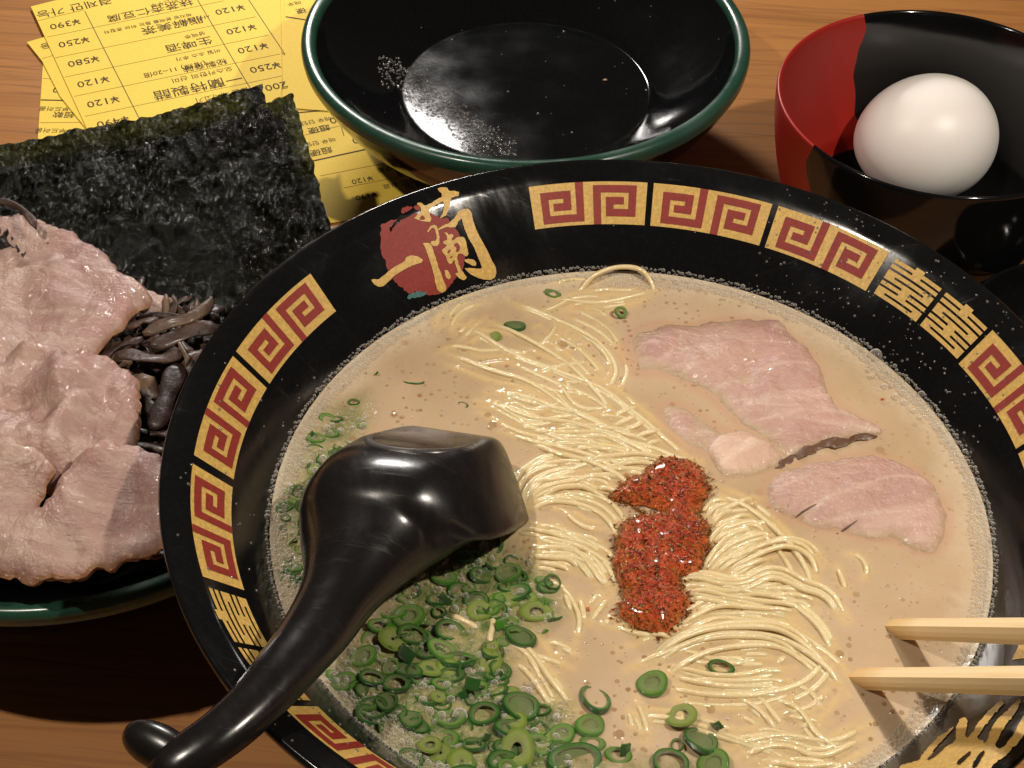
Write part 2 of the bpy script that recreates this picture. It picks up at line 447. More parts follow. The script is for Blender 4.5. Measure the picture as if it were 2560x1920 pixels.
# ------------------------------------------------------------------ ramen bowl
SOUPZ = -0.204
WALL = [(.982, .006), (.972, .002), (.962, -.004), (.952, -.0085), (.938, -.020), (.9006, -.060), (.8635, -.100), (.826, -.149), (.789, -.204), (.742, -.29), (.66, -.42), (.54, -.53), (.36, -.60), (.0, -.62)]
wr = np.array([p[0] for p in WALL])[::-1]; wz = np.array([p[1] for p in WALL])[::-1]
def wall_z(r): return np.interp(r, wr, wz)
def wall_r(z): return np.interp(z, wz, wr)
def wall_pt(th, r, lift):
    r = np.asarray(r, float); th = np.asarray(th, float)
    e = .004; dz = (wall_z(r+e)-wall_z(r-e))/(2*e)
    L = np.sqrt(1+dz*dz); nr, nz = -dz/L, 1/L
    rr = r+nr*lift; z = wall_z(r)+nz*lift
    return np.stack([rr*np.cos(th), rr*np.sin(th), z], -1)
def wallhit(P):
    d = rays(P); lo = np.full(len(d), -.5); hi = np.full(len(d), .005)
    def g(z):
        h = CAMP+d*((z-CZ)/d[:, 2])[:, None]; return np.hypot(h[:, 0], h[:, 1])-wall_r(z), h
    # choose root: scan from the top
    zs = np.linspace(.005, -.5, 120); res = np.full(len(d), np.nan); prev, _ = g(np.full(len(d), zs[0]))
    for a, bz in zip(zs[:-1], zs[1:]):
        cur, _ = g(np.full(len(d), bz))
        m = np.isnan(res) & (prev*cur <= 0)
        t = prev/(prev-cur+1e-12); res[m] = (a+(bz-a)*t)[m]; prev = cur
    res[np.isnan(res)] = 0
    h = CAMP+d*((res-CZ)/d[:, 2])[:, None]
    return np.arctan2(h[:, 1], h[:, 0]), np.hypot(h[:, 0], h[:, 1])
OUT = [(1.0, .000), (.9985, -.012), (.985, -.03), (.955, -.075), (.90, -.17), (.82, -.30), (.70, -.44), (.56, -.55), (.46, -.60), (.44, -.62), (.435, -.72), (.43, TZ+.006), (.42, TZ+.001), (.40, TZ+.001), (.39, -.70), (.0, -.69)]
bowl = empty('ramen_bowl', (0, 0, TZ), 'large black ramen bowl with gold and red key pattern inside its rim, full of soup', 'bowl')
prof = [(p[0], p[1]) for p in WALL[::-1]]+[(.990, .0085), (.996, .0065)]+OUT
V, F = lathe(prof, (0, 0, 0), 320)
mesh('bowl_body', V, F[:, ::-1], M_black, bowl)

def strip_mesh(paths_uv, th0, th1, rO=.938, rI=.8635, lift=.0016):
    """rects: list of (u0,v0,u1,v1) in panel space -> curved quads on the wall"""
    Vs, Fs = [], []
    for (u0, v0, u1, v1) in paths_uv:
        nu = max(2, int(abs(u1-u0)*26)+1); nv = max(2, int(abs(v1-v0)*5)+1)
        U, W_ = np.meshgrid(np.linspace(u0, u1, nu), np.linspace(v0, v1, nv), indexing='ij')
        th = np.radians(th0+(th1-th0)*U); r = rO+(rI-rO)*W_
        P = wall_pt(th, r, lift).reshape(-1, 3); b0 = sum(len(x) for x in Vs)
        Vs.append(P)
        for i in range(nu-1):
            for j in range(nv-1):
                a = b0+i*nv+j; Fs.append((a, a+1, a+nv+1, a+nv))
    return np.vstack(Vs), Fs
def meander_rects():
    w_, h_ = .033, .088; R_ = []
    def path(pts):
        segs = []
        for (a, b) in zip(pts[:-1], pts[1:]):
            segs.append((a, b))
        for k, (a, b) in enumerate(segs):
            if abs(a[0]-b[0]) < 1e-6:      # vertical
                y0, y1 = sorted((a[1], b[1]))
                # butt against neighbours: horizontals own the corners
                lo = y0+h_ if y0 > .001 and not (k == 0 and a[1] in (0, 1) and y0 == a[1]) else y0
                hi = y1-h_ if y1 < .999 and not (k == 0 and a[1] in (0, 1) and y1 == a[1]) else y1
                R_.append((a[0]-w_, lo, a[0]+w_, hi))
            else:
                x0, x1 = sorted((a[0], b[0])); R_.append((x0-w_, a[1]-h_, x1+w_, a[1]+h_))
    p = [(.425, 0), (.425, .83), (.12, .83), (.12, .27), (.315, .27), (.315, .55), (.225, .55)]
    path(p); path([(1-x, 1-y) for x, y in p])
    return R_
MEAN = meander_rects()
def key_panel(th0, th1):
    V, F = strip_mesh([(0, 0, 1, 1)], th0, th1, lift=.0012)
    g = mesh('gold_key_panel', V, F, M_gold, bowl)
    V, F = strip_mesh(MEAN, th0, th1, lift=.0022)
    mesh('red_meander', V, F, M_redprint, g)
def joy_rects(u0, u1):
    t = .043; L = []
    rows = [.09, .225, .365, .50, .64, .775, .91]
    def X(a): return u0+(u1-u0)*a
    for i, v in enumerate(rows): L.append((X(0), v-t, X(1), v+t))
    def vert(a, i, j, wd): L.append((X(a-wd), rows[i]+t, X(a+wd), rows[j]-t))
    vert(.5, 0, 1, .09); L.append((X(.41), -.03, X(.59), rows[0]-t))
    for i, j in ((2, 3), (5, 6)): vert(.09, i, j, .09); vert(.91, i, j, .09)
    vert(.5, 3, 4, .09); vert(.5, 4, 5, .09)
    return L
def joy_panel(th0, th1):
    V, F = strip_mesh(joy_rects(0, .475)+joy_rects(.525, 1), th0, th1, lift=.0014)
    mesh('gold_double_happiness', V, F, M_gold, bowl)
for a in (110.7, 90.9, 71.1): key_panel(a, a-18.8)
joy_panel(50.9, 32.4)
for a in (31.6, 12.0, -7.6): key_panel(a, a-18.6)
for a in (168.6, 188.4, 208.7): key_panel(a, a-18.8)
joy_panel(229.2, 210.4)
for a in (249.2, 269.0, 288.8): key_panel(a, a-18.8)

def decal(name, pts, lift, mat, parent, jag=0.0, step=14, sm=True):
    P = np.array(pts, float)
    C = catmull(P, len(P)*5, True) if sm else P
    C = resample(C, step*.45, True)
    if jag:
        nrm = np.roll(C, -1, 0)-np.roll(C, 1, 0); nrm = np.stack([nrm[:, 1], -nrm[:, 0]], 1)/(np.linalg.norm(nrm, axis=1)[:, None]+1e-9)
        C = C+nrm*(rng.normal(0, jag, len(C)))[:, None]
    V2, T = tri_poly(C, step)
    th, r = wallhit(V2)
    return mesh(name, wall_pt(th, r, lift), T, mat, parent)
ez = lambda p: zz(p, 900, 440, .2049)
sun = decal('red_sun', ez([(260, 640), (255, 600), (310, 575), (370, 540), (430, 540), (480, 510), (560, 510), (640, 470), (690, 460), (760, 440), (860, 450), (930, 480), (990, 510), (1060, 510), (1100, 560), (1130, 600), (1170, 650), (1200, 700), (1240, 760), (1270, 830), (1290, 900), (1280, 980), (1260, 1080), (1240, 1160), (1180, 1220), (1140, 1290), (1080, 1350), (1050, 1400), (960, 1440), (860, 1450), (790, 1440), (700, 1410), (620, 1430), (580, 1430), (520, 1370), (450, 1320), (400, 1270), (330, 1140), (320, 1050), (270, 980), (250, 900), (250, 800), (245, 720)]), .0012, M_redprint, bowl, jag=1.3)
decal('red_brush_fleck', ez([(500, 430), (540, 382), (620, 375), (640, 390), (570, 440), (520, 460)]), .0012, M_redprint, bowl, jag=.6, step=6)
decal('red_brush_fleck', ez([(655, 385), (700, 358), (745, 400), (700, 420)]), .0012, M_redprint, bowl, jag=.6, step=6)
for pts in ([(380, 690), (365, 640), (400, 600), (420, 560), (470, 520), (480, 560), (430, 600), (395, 640)], [(450, 545), (460, 500), (500, 480), (560, 480), (620, 470), (560, 510), (490, 540)]):
    decal('black_brush_gap', ez(pts), .0022, M_black, sun, jag=.9, step=6)
G = [[(135, 1265), (170, 1260), (215, 1265), (300, 1200), (400, 1120), (540, 1040), (560, 990), (620, 970), (690, 980), (730, 1000), (765, 1030), (740, 1060), (640, 1090), (520, 1150), (420, 1210), (350, 1280), (280, 1345), (220, 1355), (160, 1320)],
 [(760, 820), (840, 815), (870, 850), (890, 920), (920, 1000), (940, 1080), (980, 1180), (1010, 1270), (1050, 1360), (1040, 1400), (1000, 1425), (960, 1410), (930, 1370), (910, 1280), (890, 1180), (860, 1080), (830, 990), (800, 900)],
 [(815, 680), (850, 620), (890, 595), (925, 605), (945, 650), (965, 740), (965, 820), (940, 855), (890, 855), (852, 822), (866, 798), (916, 792), (932, 760), (922, 700), (905, 645), (880, 628), (850, 655), (830, 690)],
 [(945, 655), (1000, 610), (1090, 570), (1150, 510), (1200, 430), (1260, 400), (1320, 405), (1355, 440), (1370, 520), (1400, 620), (1440, 710), (1490, 800), (1560, 930), (1600, 1020), (1650, 1110), (1660, 1180), (1640, 1240), (1580, 1270), (1450, 1250), (1370, 1210), (1330, 1190), (1270, 1125), (1340, 1120), (1400, 1130), (1470, 1130), (1485, 1110), (1440, 1000), (1380, 860), (1310, 740), (1270, 640), (1232, 515), (1190, 570), (1160, 625), (1100, 630), (1060, 622), (1000, 642), (950, 664)],
 [(945, 160), (1000, 145), (1060, 150), (1090, 190), (1150, 185), (1210, 205), (1200, 245), (1110, 270), (1100, 330), (1080, 410), (1040, 490), (970, 520), (1000, 460), (1020, 390), (1015, 310), (930, 350), (840, 420), (850, 480), (870, 530), (840, 565), (760, 555), (655, 520), (700, 470), (740, 440), (740, 390), (690, 350), (700, 330), (740, 330), (790, 370), (860, 340), (940, 290), (1000, 260), (990, 210), (950, 180)],
 [(1020, 690), (1060, 690), (1075, 720), (1120, 705), (1140, 730), (1110, 770), (1130, 790), (1180, 750), (1250, 740), (1280, 770), (1300, 850), (1320, 960), (1290, 985), (1240, 950), (1195, 950), (1180, 990), (1200, 1080), (1230, 1140), (1300, 1240), (1270, 1270), (1210, 1250), (1155, 1200), (1160, 1180), (1195, 1180), (1160, 1080), (1140, 1020), (1110, 1075), (1070, 1060), (1040, 980), (990, 910), (1030, 880), (1060, 850), (1010, 820), (1010, 800), (1060, 780), (1050, 730)],
 [(1270, 1020), (1320, 1010), (1380, 1020), (1415, 1060), (1410, 1095), (1370, 1095), (1310, 1060), (1270, 1040)],
 [(1025, 1150), (1060, 1150), (1090, 1190), (1110, 1230), (1080, 1265), (1040, 1230)]]
gs = []
for g in G: gs.append(decal('gold_brush_stroke', ez(g), .0030, M_gold, bowl, jag=.35, step=8, sm=False))
decal('red_counter', ez([(720, 528), (755, 480), (788, 525), (755, 535)]), .0040, M_redprint, gs[4], step=5)
decal('red_counter', ez([(1138, 845), (1180, 815), (1212, 860), (1200, 915), (1160, 920), (1175, 880)]), .0040, M_redprint, gs[5], step=5)
decal('red_counter', ez([(1060, 930), (1085, 900), (1098, 915), (1070, 945)]), .0040, M_redprint, gs[5], step=4)
decal('red_counter', ez([(1090, 995), (1115, 970), (1122, 985), (1098, 1005)]), .0040, M_redprint, gs[5], step=4)
decal('teal_leaf', ez([(570, 1480), (610, 1440), (650, 1430), (720, 1400), (770, 1420), (810, 1410), (790, 1450), (720, 1480), (640, 1490), (590, 1505)]), .0022, M_teal, bowl, jag=.7, step=7)
fz = lambda p: zz(p, 2000, 1400, .3134)
for pts in ([(800, 1659), (960, 1600), (1090, 1530), (1200, 1480), (1245, 1440), (1250, 1330), (1300, 1262), (1340, 1290), (1325, 1390), (1350, 1420), (1420, 1310), (1540, 1180), (1640, 1110), (1590, 1200), (1530, 1260), (1420, 1420), (1480, 1440), (1560, 1300), (1660, 1200), (1760, 1110), (1740, 1190), (1640, 1330), (1560, 1480), (1620, 1500), (1700, 1400), (1800, 1230), (1830, 1300), (1760, 1440), (1640, 1560), (1540, 1640), (1480, 1720), (1300, 1800), (900, 1780)],
            [(960, 1590), (1060, 1460), (1160, 1380), (1235, 1330), (1180, 1400), (1090, 1500), (1030, 1580)]):
    decal('gold_brush_mark', fz(pts), .0018, M_gold, bowl, jag=1.0, step=12)
for pts in ([(1020, 1600), (1120, 1500), (1170, 1490), (1080, 1580)], [(1260, 1620), (1350, 1540), (1365, 1560), (1280, 1640)], [(1380, 1640), (1450, 1540), (1475, 1550), (1400, 1670)], [(1470, 1450), (1500, 1380), (1512, 1400), (1480, 1470)]):
    decal('black_brush_gap', fz(pts), .0030, M_black, bowl, jag=.6, step=8)

# ------------------------------------------------------------------ noodles: centre lines traced from the photograph
NR = .0065
Z1 = (1000, 640, .36166); Z2 = (1200, 1080, .24108); Z3 = (1620, 1200, .2893); Z4 = (1500, 1500, .31646); Z5 = (780, 1300, .37375)
NOODLES = []   # (px polyline, height of centre above soup in radii, region)
def nd(Z, h, reg, *lines):
    for l in lines: NOODLES.append((zz(l, *Z), h, reg))
nd(Z1, .75, 'arch', [(1215, 240), (1330, 170), (1450, 130), (1560, 120), (1660, 135), (1740, 190), (1765, 245)])
nd(Z1, -.35, 'far',
 [(880, 410), (1050, 360), (1180, 300), (1300, 285), (1420, 290), (1530, 320)], [(1200, 365), (1400, 330), (1560, 335), (1690, 300), (1750, 280)],
 [(370, 560), (360, 480), (410, 400), (500, 350), (620, 330)], [(400, 600), (470, 540), (540, 470), (590, 430)],
 [(250, 680), (350, 630), (450, 640), (560, 660), (700, 655), (820, 670), (920, 715), (970, 745)], [(1050, 440), (1070, 490), (1040, 550), (980, 610), (900, 650)],
 [(1000, 700), (1150, 660), (1300, 610), (1400, 590)], [(1200, 360), (1330, 370), (1430, 420), (1450, 470)])
nd(Z1, .05, 'far',
 [(870, 830), (1000, 790), (1150, 750), (1290, 745), (1390, 780)], [(1040, 840), (1100, 890), (1150, 960), (1200, 1020), (1290, 1060), (1400, 1050), (1500, 1000)],
 [(600, 940), (750, 950), (880, 975), (980, 1010), (1060, 1050), (1180, 1075), (1290, 1110), (1400, 1150), (1480, 1165)],
 [(530, 1000), (640, 1020), (740, 1070), (830, 1120), (920, 1145), (1040, 1125), (1180, 1100), (1300, 1080)], [(690, 1010), (800, 1060), (920, 1105), (1040, 1150)])
nd(Z1, .35, 'middle',
 [(1450, 1120), (1560, 1065), (1680, 1030)], [(830, 1170), (950, 1205), (1100, 1220), (1250, 1215), (1380, 1215), (1500, 1240), (1600, 1290), (1720, 1340), (1850, 1365)],
 [(1000, 1240), (1200, 1255), (1400, 1250), (1520, 1290), (1620, 1330)], [(1000, 1285), (1150, 1300), (1300, 1310), (1450, 1345)],
 [(1450, 1170), (1550, 1140), (1680, 1080)], [(1500, 1215), (1620, 1180), (1740, 1120)], [(1600, 1260), (1750, 1215), (1830, 1190)], [(1690, 1300), (1810, 1265)],
 [(1300, 1180), (1420, 1190), (1540, 1200), (1660, 1230)])
nd(Z1, .9, 'middle', [(870, 1250), (970, 1310), (1080, 1360), (1200, 1390), (1320, 1425), (1440, 1480), (1560, 1540), (1660, 1560)],
 [(1200, 1410), (1350, 1395), (1500, 1380), (1650, 1370), (1800, 1395), (1950, 1395), (2080, 1390)])
nd(Z2, .6, 'left fan',
 [(330, 880), (400, 790), (440, 690), (480, 580), (560, 490), (680, 430), (820, 390), (980, 350), (1100, 335)],
 [(380, 860), (450, 740), (500, 640), (590, 550), (700, 480), (850, 440), (1000, 400), (1160, 390)],
 [(450, 760), (520, 670), (620, 600), (740, 550), (880, 520), (1000, 500), (1120, 460), (1250, 420), (1400, 410)],
 [(560, 700), (680, 640), (800, 590), (940, 570), (1060, 570), (1180, 620), (1290, 660), (1400, 670)],
 [(600, 770), (700, 715), (820, 695), (940, 690), (1060, 705)], [(1040, 500), (1160, 460), (1280, 460), (1400, 500)], [(500, 600), (600, 520), (720, 500), (900, 470), (1080, 430)],
 [(1180, 560), (1320, 590), (1450, 600)], [(900, 180), (1050, 165), (1250, 170), (1450, 180)])
nd(Z2, .3, 'middle', [(1380, 330), (1550, 310), (1750, 320)], [(1500, 400), (1620, 430), (1750, 470)], [(700, 90), (900, 85), (1100, 85), (1300, 100)],
 [(860, 780), (900, 830), (950, 900), (1020, 950), (1100, 990), (1200, 1000), (1290, 985)], [(1180, 440), (1350, 450), (1500, 480)])
nd(Z2, .5, 'lower left fan',
 [(250, 960), (400, 990), (560, 1015), (720, 1045), (860, 1090), (1000, 1130), (1120, 1170), (1240, 1220), (1380, 1270)],
 [(430, 1085), (600, 1095), (750, 1110), (900, 1155), (1050, 1195), (1160, 1250), (1280, 1330), (1400, 1400), (1500, 1460)],
 [(430, 1160), (600, 1190), (760, 1200), (900, 1200), (1020, 1250), (1100, 1340), (1180, 1440), (1250, 1530), (1340, 1590), (1480, 1610)],
 [(450, 1240), (600, 1290), (760, 1310), (900, 1320), (1020, 1380), (1110, 1440)], [(560, 1330), (700, 1370), (860, 1400), (980, 1430)],
 [(1000, 1065), (1150, 1100), (1270, 1150)], [(350, 1030), (520, 1060), (700, 1080)], [(620, 1240), (780, 1255), (930, 1265), (1050, 1320)])
nd(Z3, .7, 'right fan',
 [(450, 300), (500, 230), (560, 180), (640, 160), (730, 170)], [(480, 330), (560, 250), (650, 210), (760, 210)], [(540, 410), (680, 350), (790, 310), (880, 290), (930, 310)],
 [(540, 480), (680, 420), (790, 380), (890, 360), (980, 375), (1060, 430)], [(420, 800), (500, 710), (590, 600), (680, 510), (800, 440), (920, 410), (1020, 420)],
 [(450, 805), (560, 690), (650, 610), (760, 540), (900, 490), (1010, 460), (1070, 490), (1100, 570)], [(480, 810), (580, 740), (690, 680), (800, 610), (920, 540), (1040, 515)],
 [(540, 815), (650, 750), (760, 690), (880, 620), (1000, 590), (1090, 565)],
 [(640, 835), (760, 780), (900, 720), (1020, 675), (1110, 640)], [(600, 540), (720, 480), (820, 440)], [(560, 600), (680, 560), (820, 500), (930, 455)])
nd(Z3, 1.25, 'right fan', [(600, 815), (720, 755), (850, 695), (970, 640), (1080, 600), (1180, 580), (1290, 600), (1390, 660), (1450, 750), (1465, 870)],
 [(180, 830), (330, 812), (460, 822), (600, 860), (740, 870), (860, 840), (960, 785), (1060, 760), (1180, 780), (1280, 830), (1380, 880), (1500, 920), (1600, 990), (1670, 1080), (1750, 1195)])
nd(Z3, .8, 'right fan', [(240, 920), (400, 945), (560, 975), (700, 1010), (860, 1030), (1000, 1050), (1150, 1065), (1300, 1085), (1460, 1100)])
nd(Z3, .45, 'right fan', [(330, 1010), (480, 1030), (620, 1060), (800, 1080)], [(600, 955), (740, 925), (880, 920), (1000, 910), (1120, 890), (1210, 865)], [(540, 885), (700, 935), (850, 965), (1000, 970)],
 [(1080, 980), (1200, 985), (1350, 1005), (1490, 1045)], [(700, 1000), (900, 985), (1060, 1000), (1200, 1030), (1350, 1050)], [(420, 980), (600, 1010), (760, 1040), (950, 1085), (1200, 1115)])
nd(Z3, .7, 'near', [(190, 1300), (300, 1230), (420, 1170), (540, 1110), (680, 1090), (820, 1100), (1000, 1112), (1200, 1115), (1400, 1135)])
nd(Z3, .25, 'near', [(650, 1175), (800, 1180), (950, 1200), (1100, 1230), (1250, 1260), (1330, 1300)], [(680, 1360), (800, 1400), (950, 1410), (1100, 1430), (1240, 1435)],
 [(300, 1500), (420, 1560), (540, 1590), (700, 1585), (850, 1570), (960, 1525)], [(0, 1335), (120, 1340), (210, 1355)], [(560, 1150), (760, 1145), (960, 1150), (1150, 1160)])
nd(Z3, 1.15, 'near', [(-20, 1570), (120, 1470), (250, 1390), (400, 1330), (560, 1290), (750, 1270), (950, 1270), (1100, 1290), (1230, 1340), (1350, 1420), (1470, 1520), (1620, 1660)])
nd(Z3, .1, 'stray', [(1720, 640), (1800, 650), (1870, 720), (1890, 800), (1860, 850)], [(1630, 740), (1660, 820), (1690, 900), (1715, 970)])
nd(Z4, -.15, 'near', [(50, 210), (150, 220), (260, 260), (380, 280), (510, 292)], [(1380, 510), (1430, 480), (1475, 435)],
 [(1380, 895), (1500, 890), (1620, 860), (1720, 800), (1780, 730), (1800, 650)], [(550, 790), (700, 820), (850, 840), (980, 850)], [(280, 750), (300, 830), (340, 930), (370, 1030), (380, 1130)], [(1590, 1020), (1680, 950)])
nd(Z4, .35, 'near', [(470, 520), (600, 530), (720, 560), (850, 590), (1000, 600), (1150, 590), (1300, 555), (1450, 535), (1550, 530)], [(510, 555), (640, 610), (760, 650), (900, 675), (1080, 685), (1250, 685), (1400, 690), (1570, 692)],
 [(620, 565), (760, 610), (900, 635), (1100, 645), (1250, 635), (1400, 620), (1510, 595)], [(1040, 750), (1150, 800), (1250, 870), (1330, 950), (1430, 1045)], [(980, 1085), (1150, 1080), (1300, 1060), (1420, 1080), (1560, 1120), (1650, 1135)],
 [(1030, 1260), (1180, 1210), (1330, 1160), (1450, 1150), (1560, 1180), (1660, 1220), (1800, 1220), (1930, 1160), (2050, 1100), (2140, 1045)], [(1200, 1300), (1400, 1290), (1600, 1320), (1800, 1300), (1980, 1270)], [(1100, 1360), (1350, 1350), (1600, 1380), (1850, 1360)],
 [(560, 590), (700, 640), (850, 665), (1000, 670)], [(1050, 570), (1200, 575), (1350, 560), (1520, 560)])
nd(Z5, -.3, 'near', [(900, 620), (1000, 670), (1080, 710), (1150, 750)], [(1205, 590), (1210, 700), (1190, 800), (1220, 880)], [(1620, 1010), (1630, 1080), (1610, 1150)])
nd(Z5, .0, 'near', [(1540, 820), (1640, 830), (1720, 870), (1780, 910)], [(1370, 890), (1500, 910), (1620, 950), (1740, 990)], [(1280, 925), (1380, 970), (1460, 1050), (1520, 1130), (1590, 1230), (1680, 1310)],
 [(1690, 470), (1710, 550), (1740, 620)], [(1790, 510), (1810, 600), (1830, 700)], [(1990, 500), (1940, 580), (1890, 640), (1860, 700)])
nd((0, 0, 1.1573), .05, 'far', [(1000, 700), (1100, 760), (1200, 800), (1300, 840), (1380, 900), (1450, 960), (1500, 1000)], [(960, 760), (1060, 800), (1150, 830), (1240, 890), (1330, 930), (1430, 960)],
 [(1050, 690), (1150, 740), (1230, 790), (1290, 850), (1330, 900)], [(1100, 650), (1200, 690), (1290, 740), (1330, 800), (1300, 860)], [(1180, 640), (1280, 655), (1370, 640), (1420, 620)])
nd((0, 0, 1.1573), .2, 'middle', [(1120, 1110), (1200, 1085), (1290, 1105), (1350, 1175)], [(1050, 860), (1140, 900), (1240, 915), (1340, 950), (1440, 1000)], [(1080, 930), (1180, 960), (1280, 965), (1400, 990), (1500, 1030)])
nd((0, 0, 1.1573), .25, 'lower left fan', [(1130, 1160), (1220, 1170), (1300, 1210), (1345, 1290)], [(1205, 1250), (1250, 1330), (1240, 1400)], [(1080, 1370), (1140, 1400), (1190, 1470), (1250, 1540)])
nd((0, 0, 1.1573), .25, 'near', [(1350, 1445), (1450, 1405), (1560, 1370), (1680, 1380), (1780, 1440), (1830, 1500)], [(1420, 1480), (1520, 1500), (1640, 1500), (1740, 1470), (1800, 1400)], [(1360, 1540), (1480, 1560), (1600, 1600), (1720, 1640)], [(1560, 1620), (1680, 1590), (1800, 1600), (1880, 1560)], [(1640, 1500), (1720, 1530), (1770, 1590), (1850, 1640)])
nd((0, 0, 1.1573), .3, 'right fan', [(1460, 1240), (1560, 1262), (1680, 1290), (1760, 1345), (1810, 1425)], [(1540, 1060), (1620, 1100), (1690, 1160), (1740, 1225), (1760, 1295)])
NLAB = {'arch': 'pale noodle strand arching over the foam at the far edge of the soup', 'far': 'pale noodle strand half sunk in the soup beyond the ladle, towards the key pattern',
 'middle': 'pale noodle strand crossing between the ladle and the chili flakes', 'left fan': 'pale noodle strand of the bent bundle running from the ladle tip to the chili flakes',
 'lower left fan': 'pale noodle strand of the bundle between the scallions and the chili flakes', 'right fan': 'pale noodle strand of the bundle fanning out right of the chili flakes',
 'near': 'pale noodle strand floating on the near side of the soup below the chili flakes', 'stray': 'short pale noodle strand standing apart below the pork slices, right of the noodle fan'}
M_noodle = noodle_mat()
def tube(C, R, n=10, cap=True):
    C = np.asarray(C, float); m = len(C)
    T = np.gradient(C, axis=0); T /= np.linalg.norm(T, axis=1)[:, None]+1e-12
    up = np.array([0, 0, 1.0]); Bn = np.cross(T, up); Bn /= np.linalg.norm(Bn, axis=1)[:, None]+1e-9; Nn = np.cross(Bn, T)
    R = np.broadcast_to(R, (m,)); a = np.linspace(0, 2*math.pi, n, endpoint=False)
    V = C[:, None]+R[:, None, None]*(np.cos(a)[None, :, None]*Bn[:, None]+np.sin(a)[None, :, None]*Nn[:, None])
    i = np.arange(m-1)[:, None]; j = np.arange(n)[None]
    F = np.stack([i*n+j, i*n+(j+1) % n, (i+1)*n+(j+1) % n, (i+1)*n+j], -1).reshape(-1, 4)
    return V.reshape(-1, 3), F
NCL = []      # centre lines for the soup surface
RG = []
def zone(p, c, sx, sy):
    dx, dy = (p[0]-c[0])/sx, (p[1]-c[1])/sy
    v = 'far' if dy > .33 else 'near' if dy < -.33 else 'middle'
    h = 'left' if dx < -.33 else 'right' if dx > .33 else 'centre'
    return v+' '+h if (v, h) != ('middle', 'centre') else 'very centre'
def build_noodles():
    allC = []
    items = list(NOODLES)
    # companions lying lower inside the bundles
    for (pl, h, reg) in NOODLES:
        if reg not in ('arch', 'stray') and h > -.4 and len(pl) > 3:
            for k in range(2 if reg == 'right fan' else 3):
                off = rng.choice([-1, 1])*(rng.uniform(9, 16) if k == 0 else rng.uniform(18, 46)); d = np.array(pl)
                t = np.gradient(d, axis=0); t /= np.linalg.norm(t, axis=1)[:, None]; nn = np.stack([-t[:, 1], t[:, 0]], 1)
                q = d+nn*off*(1+.3*np.sin(np.linspace(0, 3, len(d))+rng.uniform(0, 6)))[:, None]
                a, b = rng.integers(0, 2), len(q)-rng.integers(0, 2)
                items.append(([tuple(x) for x in q[a:b]], max(-1.1, h-rng.uniform(.35, 1.0)), reg))
    for k, (pl, h, reg) in enumerate(items):
        h = h+.12
        zc = SOUPZ+h*NR
        W = PP(pl, np.full(len(pl), zc))
        C = catmull(W, 60); C = resample(C, .011)
        m = len(C); s = np.linspace(0, 1, m)
        L = m*.011
        endf = min(.32, .07/L) if reg != 'arch' else .25
        ef = np.clip(np.minimum(s, 1-s)/endf, 0, 1); ef = ef*ef*(3-2*ef)
        wob = np.array([mnoise.noise(Vector((c[0]*7+k*3.1, c[1]*7, k*.37))) for c in C])
        C[:, 2] = zc+NR*(.75*wob)*ef-(1-ef)*NR*(max(h, 0)+1.8)
        if reg == 'arch': C[:, 2] += np.sin(s*math.pi)*.022
        rr = NR*rng.uniform(.93, 1.07)*(1+.05*np.sin(s*rng.uniform(8, 16)))
        rr = rr*(.55+.45*np.clip(np.minimum(s, 1-s)/.05, 0, 1))
        V, F = tube(C, rr, 10)
        o = mesh('noodle_strand', V, F, M_noodle)
        RG.append((o, reg, L, h, W[:, :2].mean(0)))
        NCL.append((C, rr[0] if hasattr(rr, '__len__') else rr))
build_noodles()
NPL = {'arch': 'arching over the foam at the far edge of the soup', 'far': 'in the soup beyond the ladle', 'middle': 'between ladle foot and chili heap', 'left fan': 'in the bent bundle left of the chili heap',
       'lower left fan': 'in the bundle between scallions and chili', 'right fan': 'in the bundle fanning right from the chili', 'near': 'on the near side of the soup', 'stray': 'apart in open soup right of the noodle fan'}
for reg in NPL:
    L_ = [r for r in RG if r[1] == reg]
    if not L_: continue
    Q_ = np.array([r[4] for r in L_]); c_ = (Q_.max(0)+Q_.min(0))/2; h_ = (Q_.max(0)-Q_.min(0))/2+1e-6
    for (o, r_, ln, hh, q) in L_:
        sz = 'long' if ln > .45 else 'short' if ln < .22 else 'medium'; st = 'raised' if hh > .75 else 'sunken' if hh < .15 else 'floating'
        finish(o, (sz+' '+st+' noodle strand '+NPL[reg]+('' if len(L_) < 2 else ', '+zone(q, c_, *h_)+' part')), 'noodle', 'noodles '+NPL[reg])

# ------------------------------------------------------------------ meat slices
def slab(name, outline_xy, zfun, thick, mat, parent=None, step=.02, jag=.0, roundw=.03, lump=.01, seed=1, holes=None, edge_w=.03, wetfilm=False):
    C = resample(catmull(outline_xy, len(outline_xy)*8, True), step*.6, True)
    if jag:
        C = C+np.stack([fbm(C, 22, seed, 3), fbm(C, 22, seed+5, 3)], 1)*jag
    V2, T = tri_poly(C, step)
    d = seg_dist(V2, C)
    q = np.clip(d/roundw, 0, 1); rp = np.sqrt(1-(1-q)**2)
    base = zfun(V2); nz = fbm(V2, 9, seed, 4)*lump*(q if wetfilm else 1)
    top = base+thick*.5*rp+nz; bot = base-thick*.5*rp+nz
    n = len(V2); V = np.vstack([np.c_[V2, top], np.c_[V2, bot]])
    Tb = T[:, ::-1]+n
    e = np.exp(-d/edge_w)
    wt = np.exp(-np.clip(top-SOUPZ, 0, 1)/.008) if wetfilm else np.zeros(n)
    return mesh(name, V, np.vstack([T, Tb]), mat, parent, attrs={'edge': np.r_[e, e], 'wet': np.r_[wt, wt]})
M_meatS = meat_mat('simmered_pork', (.52, .315, .25), (.62, .45, .35), (.32, .155, .115), .5, .9)
M_meatF = meat_mat('pork_fat', (.66, .44, .33), (.78, .60, .48), (.45, .26, .18), .2)
